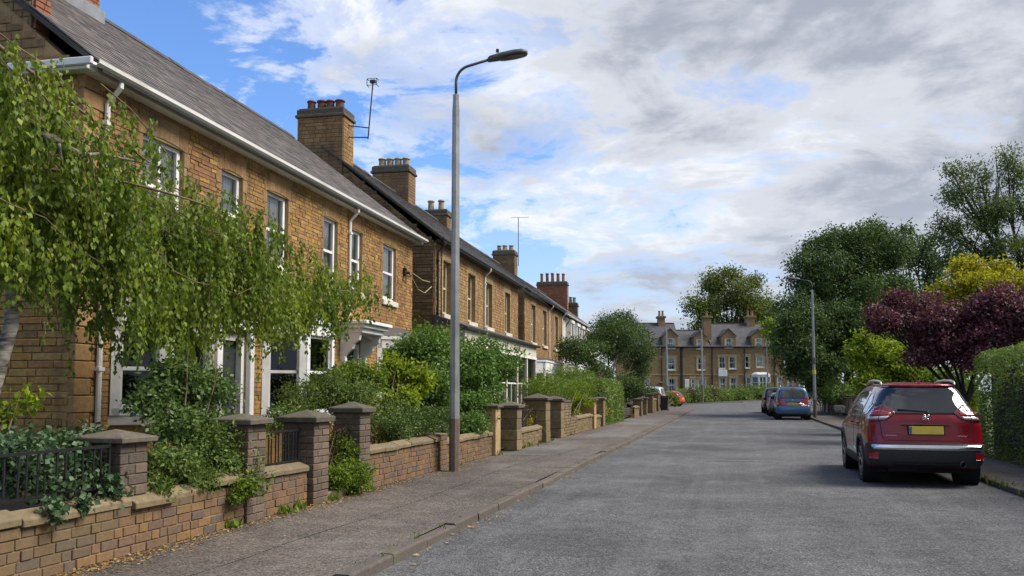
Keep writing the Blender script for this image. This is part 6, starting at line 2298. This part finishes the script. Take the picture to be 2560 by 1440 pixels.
# ---- red SUV
SUV = empty('red_car', (2.99, 15.3, 0), rad(-.8), 'dark red sport utility car parked at the right kerb, seen from behind', 'car', 'parked cars')
hw = smooth_tab([(.15, .78), (.32, .87), (.5, .895), (.75, .905), (.95, .90), (1.06, .875), (1.18, .84), (1.42, .735), (1.60, .65), (1.71, .58)])
yr = smooth_tab([(.15, .22), (.30, .10), (.36, .03), (.50, -.01), (.62, -.02), (.70, .0), (.80, .035), (.95, .05), (1.10, .055), (1.16, .09), (1.30, .20), (1.52, .36), (1.60, .35), (1.72, .38)])
zt = smooth_tab([(0, 1.64), (.05, 1.66), (.2, 1.695), (.4, 1.70), (.52, 1.67), (.60, 1.58), (.74, 1.06), (.80, 1.0), (.92, .93), (1.0, .78)])
zbf = itab([(0, .33), (.05, .27), (.5, .23), (.95, .25), (1, .3)])


def plan_suv(b, z):
    p = 1.0
    if b < .2:
        p -= (.06 + (.05 if z > 1.1 else .0)) * ((.2 - b) / .2) ** 2
    if b > .82:
        p -= .13 * ((b - .82) / .18) ** 2
    return p


V, Fs = shell('suv', hw, plan_suv, yr, lambda z: 4.44, zbf, zt)
PN = Panel(V, Fs)
WH = [(-.9, .92, .355), (.9, .92, .355), (-.9, 3.59, .355), (.9, 3.59, .355)]
link('body', cut_arches(V, Fs, WH, .405), SUV, 'paint_red')
for (x, y, z), s in zip(WH, (-1, 1, -1, 1)):
    wheel(SUV, s * .785, y, .352, .215, s)
# rear glass with dark surround, then the clear pane
rg = PN.lay(MB(), [(-.55, 1.59), (.55, 1.59), (.62, 1.55), (.72, 1.34), (.71, 1.31), (.50, 1.175), (.46, 1.165), (-.46, 1.165), (-.50, 1.175), (-.71, 1.31), (-.72, 1.34), (-.62, 1.55)], 'rear', .005).build('rear_window', 'car_glass', SUV, True)
PN.lay(MB(), [(-.58, 1.628), (.58, 1.628), (.55, 1.597), (-.55, 1.597)], 'rear', .03, back=.06).build('roof_spoiler', 'paint_red', SUV, True)
PN.lay(MB(), [(-.16, 1.606), (.16, 1.606), (.16, 1.598), (-.16, 1.598)], 'rear', .034).build('brake_light', 'lamp_deep_red', SUV, True)
for s in (-1, 1):
    pl = [(.74, 1.315), (.66, 1.285), (.50, 1.205), (.475, 1.18), (.54, 1.105), (.62, 1.065), (.80, 1.045), (1.0, 1.04), (1.12, 1.06), (1.06, 1.17), (.93, 1.265)]
    pl = [(s * a, b) for a, b in pl]
    mb = PN.lay(MB(), pl if s < 0 else pl[::-1], 'wrap', .012)
    tl_ = mb.build('tail_light', 'lamp_deep_red', SUV, True)
    cl = [(s * a, b) for a, b in [(.57, 1.13), (.60, 1.092), (.72, 1.08), (.96, 1.07), (.98, 1.105), (.76, 1.12)]]
    PN.lay(MB(), cl if s < 0 else cl[::-1], 'wrap', .016).build('reversing_lens', 'lamp_clear', tl_, True)
    cl = [(s * a, b) for a, b in [(.55, 1.185), (.57, 1.145), (.78, 1.132), (1.02, 1.12), (.99, 1.19), (.78, 1.225)]]
    PN.lay(MB(), cl if s < 0 else cl[::-1], 'wrap', .016).build('brake_lens', 'lamp_red', tl_, True)
    gp_ = [(s * a, b) for a, b in [(.735, 1.31), (.747, 1.31), (.747, 1.045), (.735, 1.045)]]
    PN.lay(MB(), gp_ if s < 0 else gp_[::-1], 'wrap', .019).build('lens_gap', 'under_black', tl_)
    rf = [(s * a, b) for a, b in [(.70, .565), (.90, .555), (.91, .455), (.72, .455)]]
    PN.lay(MB(), rf if s < 0 else rf[::-1], 'wrap', .024).build('reflector', 'lamp_red', SUV, True)
    # side glazing
    sw = [[(.50, 1.33), (.58, 1.18), (.92, 1.145), (.92, 1.48), (.70, 1.47)], [(.96, 1.142), (1.72, 1.11), (1.74, 1.54), (1.3, 1.54), (.97, 1.50)], [(1.78, 1.108), (2.78, 1.06), (2.68, 1.15), (2.32, 1.45), (2.12, 1.53), (1.80, 1.54)]]
    for q in sw:
        PN.lay(MB(), q, 'side', .005, side=s).build('side_window', 'car_glass_side', SUV, True)
    PN.lay(MB(), [(.42, 1.31), (.5, 1.165), (.9, 1.12), (1.75, 1.085), (2.86, 1.035), (2.84, 1.05), (1.75, 1.105), (.92, 1.14), (.56, 1.18), (.48, 1.31)], 'side', .009, side=s).build('chrome_waistline', 'chrome', SUV)
    for yd in (1.12, 2.0):
        MB().obox((s * .905, yd, .985), (s * .905, yd + .2, .975), .035, .03).build('door_handle', 'paint_red', SUV, bevel=.008)
    # doors cut lines, sill cladding, silver trim, arch cladding
    for q in ([(.98, 1.14), (.99, 1.14), (1.05, .8), (1.32, .42), (1.31, .42), (1.035, .8)], [(1.75, 1.1), (1.76, 1.1), (1.77, .42), (1.76, .42)], [(2.86, 1.03), (2.87, 1.03), (2.98, .45), (2.97, .45)]):
        PN.lay(MB(), q, 'side', .002, side=s, back=.004).build('door_gap', 'under_black', SUV)
    PN.lay(MB(), [(1.36, .26), (3.15, .26), (3.15, .40), (2.9, .46), (1.55, .46), (1.36, .40)], 'side', .014, side=s).build('sill_cladding', 'cladding', SUV, True)
    PN.lay(MB(), [(1.40, .44), (1.75, .455), (2.85, .455), (2.85, .47), (2.0, .52), (1.62, .56), (1.44, .53)], 'side', .024, side=s).build('sill_trim', 'satin_silver', SUV, True)
    for (x, y, z) in (WH[0], WH[2]):
        ring = arc(y, z, .465, -8, 188, 22) + arc(y, z, .400, 188, -8, 22)
        PN.lay(MB(), ring, 'side', .016, side=s, step=.08).build('arch_cladding', 'cladding', SUV, True)
    # mirror
    mb = MB().prism_y([(-.12, -.04), (-.10, -.075), (.10, -.09), (.125, .05), (.09, .085), (-.08, .07), (-.115, .03)], -.05, .05)
    mr = mb.build('door_mirror', 'cladding', SUV, bevel=.025)
    mr.location = (s * 1.05, 2.60, 1.19)
    mr.scale = (s, 1, 1)
    MB().prism_y([(-.10, -.035), (-.085, -.06), (.085, -.072), (.105, .045), (.075, .07), (-.07, .058)], -.056, -.05).build('mirror_glass', 'car_glass', mr)
    MB().box(s * .90, s * .98, 2.66, 2.72, 1.07, 1.11).build('mirror_arm', 'under_black', SUV)
    # roof rail
    pts = [(s * .565, .62, 1.635), (s * .565, .72, 1.69), (s * .57, .95, 1.71), (s * .575, 1.5, 1.72), (s * .575, 2.0, 1.71), (s * .57, 2.3, 1.665), (s * .57, 2.42, 1.62)]
    MB().tube(pts, [.012, .02, .022, .022, .022, .02, .012], 8).build('roof_rail', 'satin_silver', SUV, True)
# bumper cladding and trims
PN.lay(MB(), [(-1.05, .69), (-.82, .70), (.82, .70), (1.05, .69), (1.2, .60), (1.2, .40), (.80, .335), (-.80, .335), (-1.2, .40), (-1.2, .60)], 'wrap', .016, back=.05).build('rear_bumper', 'cladding', SUV, True)
PN.lay(MB(), [(-.86, .672), (.86, .672), (.80, .60), (-.80, .60)], 'wrap', .028, back=.04).build('chrome_strip', 'chrome', SUV, True)
PN.lay(MB(), [(-.50, .405), (.50, .405), (.44, .345), (-.44, .345)], 'rear', .03, back=.04).build('skid_plate', 'under_black', SUV, True)
# tailgate shut lines and plate recess
PN.lay(MB(), [(-.68, 1.05), (-.67, 1.05), (-.645, .80), (-.62, .752), (-.625, .745), (-.655, .80)], 'rear', .002, back=.004).build('tailgate_gap', 'under_black', SUV)
PN.lay(MB(), [(.68, 1.05), (.67, 1.05), (.645, .80), (.62, .752), (.625, .745), (.655, .80)][::-1], 'rear', .002, back=.004).build('tailgate_gap', 'under_black', SUV)
PN.lay(MB(), [(-.62, .752), (.62, .752), (.62, .745), (-.62, .745)], 'rear', .002, back=.004).build('tailgate_gap', 'under_black', SUV)
PN.lay(MB(), [(-.38, 1.0), (.38, 1.0), (.35, .985), (-.35, .985)], 'rear', .022, back=.03).build('plate_handle', 'under_black', SUV, True)
pr = PN.lay(MB(), [(-.275, .985), (.275, .985), (.275, .84), (-.275, .84)], 'rear', .008, step=.2).build('number_plate_holder', 'under_black', SUV)
npz = MB().box(-.255, .255, -.006, .004, -.063, .063).build('number_plate', 'plate_yellow', SUV, bevel=.003)
npz.location = (0, .02, .912)
npz.rotation_euler = (rad(-6), 0, 0)
MB().box(-.252, -.212, -.0075, -.005, -.058, .058).build('plate_band', 'plate_blue', npz)
# badge: chrome rampant emblem reduced to its shape
bd = MB()
bd.tube([(-.03, 0, .045), (-.005, -.004, .02), (.01, -.004, -.01), (-.01, 0, -.05)], [.012, .018, .017, .01], 8)
bd.tube([(-.005, 0, .02), (-.045, 0, .015), (-.05, 0, -.005)], [.012, .011, .007], 6)
bd.tube([(.01, 0, -.005), (-.035, 0, -.02), (-.045, 0, -.045)], [.012, .011, .007], 6)
bd.tube([(.01, 0, .0), (.045, 0, -.02), (.04, 0, -.05)], [.012, .011, .008], 6)
bd.tube([(.015, 0, .02), (.05, 0, .03), (.05, 0, .055), (.03, 0, .05)], [.009, .009, .008, .006], 6)
bd.lathe([(.0, -.012), (.02, -.008), (.022, .008), (.0, .016)], (-.018, 0, .05), 10)
b_ = bd.build('badge', 'chrome', SUV, True)
b_.location = (0, .045, 1.105)
for x0, n_ in ((-.60, 7), (.46, 6)):
    mb = MB()
    for i in range(n_):
        xx = x0 + i * .024
        mb.box(xx, xx + .005, 0, .008, 0, .022).box(xx + .006, xx + .017, 0, .008, .016 if i % 2 else .0, .022 if i % 2 else .006).box(xx + .012, xx + .017, 0, .008, .006, .015)
    l_ = mb.build('lettering', 'chrome', SUV)
    l_.location = (0, .028, .815)
# wiper, aerial, exhaust, underside
MB().obox((.02, .125, 1.215), (-.40, .15, 1.245), .03, .028).obox((.02, .12, 1.215), (.03, .135, 1.20), .07, .05).build('rear_wiper', 'black_plastic', SUV, bevel=.006)
MB().prism_x([(.50, 1.655), (.70, 1.675), (.58, 1.725), (.535, 1.73)], -.022, .022).build('shark_fin', 'paint_red', SUV, bevel=.008)
MB().tube([(0, .56, 1.715), (0, .52, 1.77)], [.016, .012], 8).build('aerial_stub', 'under_black', SUV)
MB().tube([(.52, -.03, .385), (.52, .3, .38)], .042, 14, False).build('exhaust', 'lead', SUV, True)
MB().box(-.68, .68, .5, 4.0, .20, .36).box(-.55, -.1, .25, .75, .24, .34).tube([(-.7, .92, .34), (.7, .92, .34)], .05, 8).build('underside', 'under_black', SUV)


def liners(parent, WH, r, xin=.60):
    for (x, y, z) in WH:
        sg = -1 if x < 0 else 1
        mb = MB().tube([(sg * xin, y, z), (sg * .885, y, z)], r, 28, False)
        mb.tube([(sg * (xin - .01), y, z), (sg * xin, y, z)], r, 28, True)
        mb.build('wheel_well', 'under_black', parent)


liners(SUV, WH, .399)


# ---- blue people carrier and the other parked cars
def boxy_car(name, label, loc, rz, paint, L=4.14, W=.86, H=1.78, kind='mpv', detail=True):
    car = empty(name, loc, rz, label, 'car', 'parked cars')
    k = H / 1.78
    if kind == 'mpv':
        hw = smooth_tab([(.15, W * .9), (.35, W * .98), (.6, W), (.95, W * .985), (1.1, W * .96), (1.62, W * .84), (1.72, W * .78), (1.80, W * .70)])
        yr = smooth_tab([(.15, .2), (.28, .05), (.40, .0), (.62, -.01), (.72, .03), (1.1, .06), (1.6, .20), (1.78, .30)])
        zt = smooth_tab([(0, 1.72), (.06, 1.75), (.3, 1.78), (.5, 1.76), (.60, 1.66), (.76, 1.12), (.82, 1.06), (.94, .95), (1.0, .75)])
        win = (1.13, 1.58, .62, .56)
    else:
        hw = smooth_tab([(.15, W * .9), (.35, W * .98), (.6, W), (.9, W * .98), (1.0, W * .94), (1.3, W * .78), (1.5, W * .66)])
        yr = smooth_tab([(.15, .2), (.3, .04), (.5, .0), (.75, .05), (.95, .12), (1.3, .42), (1.5, .62)])
        zt = smooth_tab([(0, 1.38), (.08, 1.43), (.3, 1.46), (.48, 1.42), (.56, 1.32), (.72, .98), (.8, .93), (.94, .82), (1.0, .66)])
        win = (1.0, 1.34, .62, .5)
    zb_ = itab([(0, .27), (.5, .21), (1, .26)])

    def plan(b, z):
        p = 1.0
        if b < .12:
            p -= .05 * ((.12 - b) / .12) ** 2
        if b > .8:
            p -= .14 * ((b - .8) / .2) ** 2
        return p
    V, Fs = shell(name, hw, plan, yr, lambda z: L, zb_, zt, bow_r=.07, na=20, nb=52, nc=20, it=3)
    P_ = Panel(V, Fs)
    r = .31
    wh = [(-W * .95, .72, r), (W * .95, .72, r), (-W * .95, L - .82, r), (W * .95, L - .82, r)]
    link('body', cut_arches(V, Fs, wh, r + .045), car, paint)
    for (x, y, z) in wh:
        s = -1 if x < 0 else 1
        wheel(car, s * (W - .10), y, r, .19, s, simple=True)
    liners(car, wh, r + .04, W * .66)
    z0, z1, h0, h1 = win
    P_.lay(MB(), [(-h1, z1), (h1, z1), (h0, z0 + .06), (h0 - .04, z0), (-h0 + .04, z0), (-h0, z0 + .06)], 'rear', .006).build('rear_window', 'car_glass', car, True)
    for s in (-1, 1):
        ys = (.35, 1.05, 1.12, 1.95, 2.02, 2.72) if kind == 'mpv' else (.62, .9, .95, 1.7, 1.76, 2.4)
        for a, b in zip(ys[::2], ys[1::2]):
            last = b == ys[-1]
            first = a == ys[0]
            q = [(a + (.0 if kind == 'mpv' or not first else .0), z0 + .02), (b + (.25 if last else 0), z0 - .02), (b - (.12 if last else 0), z1 - .02), (a + (.1 if first else 0) + (.2 if first and kind != 'mpv' else 0), z1 - .02)]
            P_.lay(MB(), q, 'side', .005, side=s, step=.08).build('side_window', 'car_glass', car, True)
        if kind == 'mpv':
            tl_ = [(s * a, b) for a, b in [(.69, 1.15), (.76, 1.16), (.80, 1.0), (.815, .76), (.74, .74), (.72, .95)]]
        else:
            tl_ = [(s * a, b) for a, b in [(.50, .92), (.78, .95), (.80, .78), (.55, .76)]]
        mb = P_.lay(MB(), tl_ if s < 0 else tl_[::-1], 'rear', .012)
        if kind == 'mpv':
            P_.lay(mb, [(.04, .76), (.16, .76), (.14, 1.16), (.06, 1.17)], 'side', .012, side=s)
        t_ = mb.build('tail_light', 'lamp_red', car, True)
        if kind == 'mpv':
            for zc in (.99, .86):
                q = [(s * a, b) for a, b in [(.735, zc + .035), (.79, zc + .035), (.79, zc - .03), (.74, zc - .03)]]
                P_.lay(MB(), q if s < 0 else q[::-1], 'rear', .017).build('clear_lens', 'lamp_clear', t_)
        m_ = MB().lathe([(.02, -.10), (.07, -.08), (.085, 0), (.075, .08), (.02, .10)], (0, 0, 0), 10).build('door_mirror', 'under_black', car, True)
        m_.location = (s * (W + .10), L * .63, z0 + .02)
        m_.scale = (1.1, .7, 1)
        m_.rotation_euler = (0, rad(90), 0)
        P_.lay(MB(), [(.06, .45), (.40, .45), (.40, .53), (.06, .53)], 'side', .012, side=s).build('bumper_corner', paint, car, True)
    bump = [(-W * .97, .70 if kind == 'mpv' else .55), (W * .97, .70 if kind == 'mpv' else .55), (W * .97, .30), (W * .8, .27), (-W * .8, .27), (-W * .97, .30)]
    P_.lay(MB(), bump, 'rear', .035, back=.06).build('rear_bumper', paint, car, True)
    P_.lay(MB(), [(-W * .9, .36), (W * .9, .36), (W * .75, .275), (-W * .75, .275)], 'rear', .042, back=.03).build('bumper_lip', 'cladding', car, True)
    zp = .83 if kind == 'mpv' else .68
    hld = P_.lay(MB(), [(-.34, zp + .09), (.34, zp + .09), (.36, zp - .08), (-.36, zp - .08)], 'rear', .006, step=.3).build('plate_panel', paint, car)
    yp = yr(zp) - .03
    npl = MB().box(-.28, .28, yp - .012, yp, zp - .06, zp + .06).build('number_plate', 'plate_yellow', car, bevel=.003)
    if detail:
        mb = MB()
        rn = random.Random(3)
        for i in range(7):
            xx = -.22 + i * .065 + (.03 if i > 3 else 0)
            mb.box(xx, xx + .012, yp - .0135, yp - .0125, zp - .04, zp + .04).box(xx + .012, xx + .042, yp - .0135, yp - .0125, zp + (.028 if i % 2 else -.006), zp + (.04 if i % 2 else .006))
            if i % 3:
                mb.box(xx + .03, xx + .042, yp - .0135, yp - .0125, zp - .04, zp - .008)
        mb.build('plate_marks', 'plate_ink', npl)
        P_.lay(MB(), [(-.40, zp + .155), (.40, zp + .155), (.40, zp + .135), (-.40, zp + .135)], 'rear', .02, back=.03).build('tailgate_handle', paint, car, True)
        q = .012
        mb = MB()
        for dz in (0, .035):
            mb.add([(-.06, yr(1.04) - .012, 1.02 + dz), (0, yr(1.04) - .016, 1.05 + dz), (.06, yr(1.04) - .012, 1.02 + dz), (.06, yr(1.04) - .012, 1.035 + dz), (0, yr(1.04) - .016, 1.068 + dz), (-.06, yr(1.04) - .012, 1.035 + dz)], [(0, 1, 4, 5), (1, 2, 3, 4)])
        mb.build('badge', 'chrome', car)
        P_.lay(MB(), [(-.12, 1.66), (.12, 1.66), (.12, 1.625), (-.12, 1.625)], 'rear', .012).build('brake_light', 'lamp_red', car)
        MB().obox((0, yr(1.15) - .02, 1.15), (-.02, yr(1.3) - .02, 1.34), .02, .02).build('rear_wiper', 'black_plastic', car)
        for xg in (-.665, .665):
            q = [(xg - .005, 1.62), (xg + .005, 1.62), (xg + .02, .72), (xg + .01, .72)]
            P_.lay(MB(), q, 'rear', .002, back=.004).build('tailgate_gap', 'under_black', car)
        for s in (-1, 1):
            MB().tube([(s * .60, .5, 1.72), (s * .60, .6, 1.80), (s * .62, 2.1, 1.80), (s * .60, 2.3, 1.74)], .018, 6).build('roof_rail', 'satin_silver', car, True)
    MB().box(-W * .75, W * .75, .4, L - .4, .18, .36).build('underside', 'under_black', car)
    return car


boxy_car('blue_people_carrier', 'blue people carrier parked beyond the red car, seen from behind', (3.06, 48.3, 0), rad(-.5), 'paint_blue')
boxy_car('dark_car', 'dark car parked directly in front of the blue people carrier', (2.96, 55.2, 0), rad(.3), 'paint_bronze', L=4.1, W=.87, H=1.6, kind='hatch', detail=False)
boxy_car('dark_car', 'last dark car of the right-hand row, nearest the junction', (2.86, 61.5, 0), rad(.3), 'paint_dark', L=4.2, W=.87, kind='mpv', detail=False)
p = at(1713, 1016, 87)
boxy_car('red_hatchback', 'small red hatchback at the end of the left pavement', (p.x - .2, p.y - 1, .05), rad(72), 'paint_scarlet', L=3.7, W=.8, kind='hatch', detail=False)
p = at(1662, 1000, 71)
boxy_car('silver_car', 'pale roofed car standing behind the wall and black bin', (p.x, p.y, .1), rad(80), 'paint_silver', L=4.0, W=.82, kind='mpv', detail=False)
wb = empty('wheelie_bin', (-4.72, 63.6, PZ), 0, 'black wheelie bin on the left pavement near the junction', 'bin')
MB().add([(-.22, -.26, .06), (.22, -.26, .06), (.22, .26, .06), (-.22, .26, .06), (-.28, -.32, .98), (.28, -.32, .98), (.28, .32, .98), (-.28, .32, .98)], [(3, 2, 1, 0), (0, 1, 5, 4), (1, 2, 6, 5), (2, 3, 7, 6), (3, 0, 4, 7)]).build('bin_body', 'bin_black', wb, bevel=.02)
MB().box(-.31, .31, -.36, .34, .99, 1.05).box(-.26, .26, -.30, .28, 1.051, 1.09).build('lid', 'bin_black', wb, bevel=.015)
MB().tube([(-.24, .38, .96), (.24, .38, .96)], .018, 6).build('handle', 'bin_black', wb)
for s in (-1, 1):
    w_ = MB().lathe([(.03, -.025), (.10, -.025), (.10, .025), (.03, .025)], (0, 0, 0), 14).build('wheel', 'tyre', wb)
    w_.location = (s * .24, .24, .10)
    w_.rotation_euler = (0, rad(90), 0)
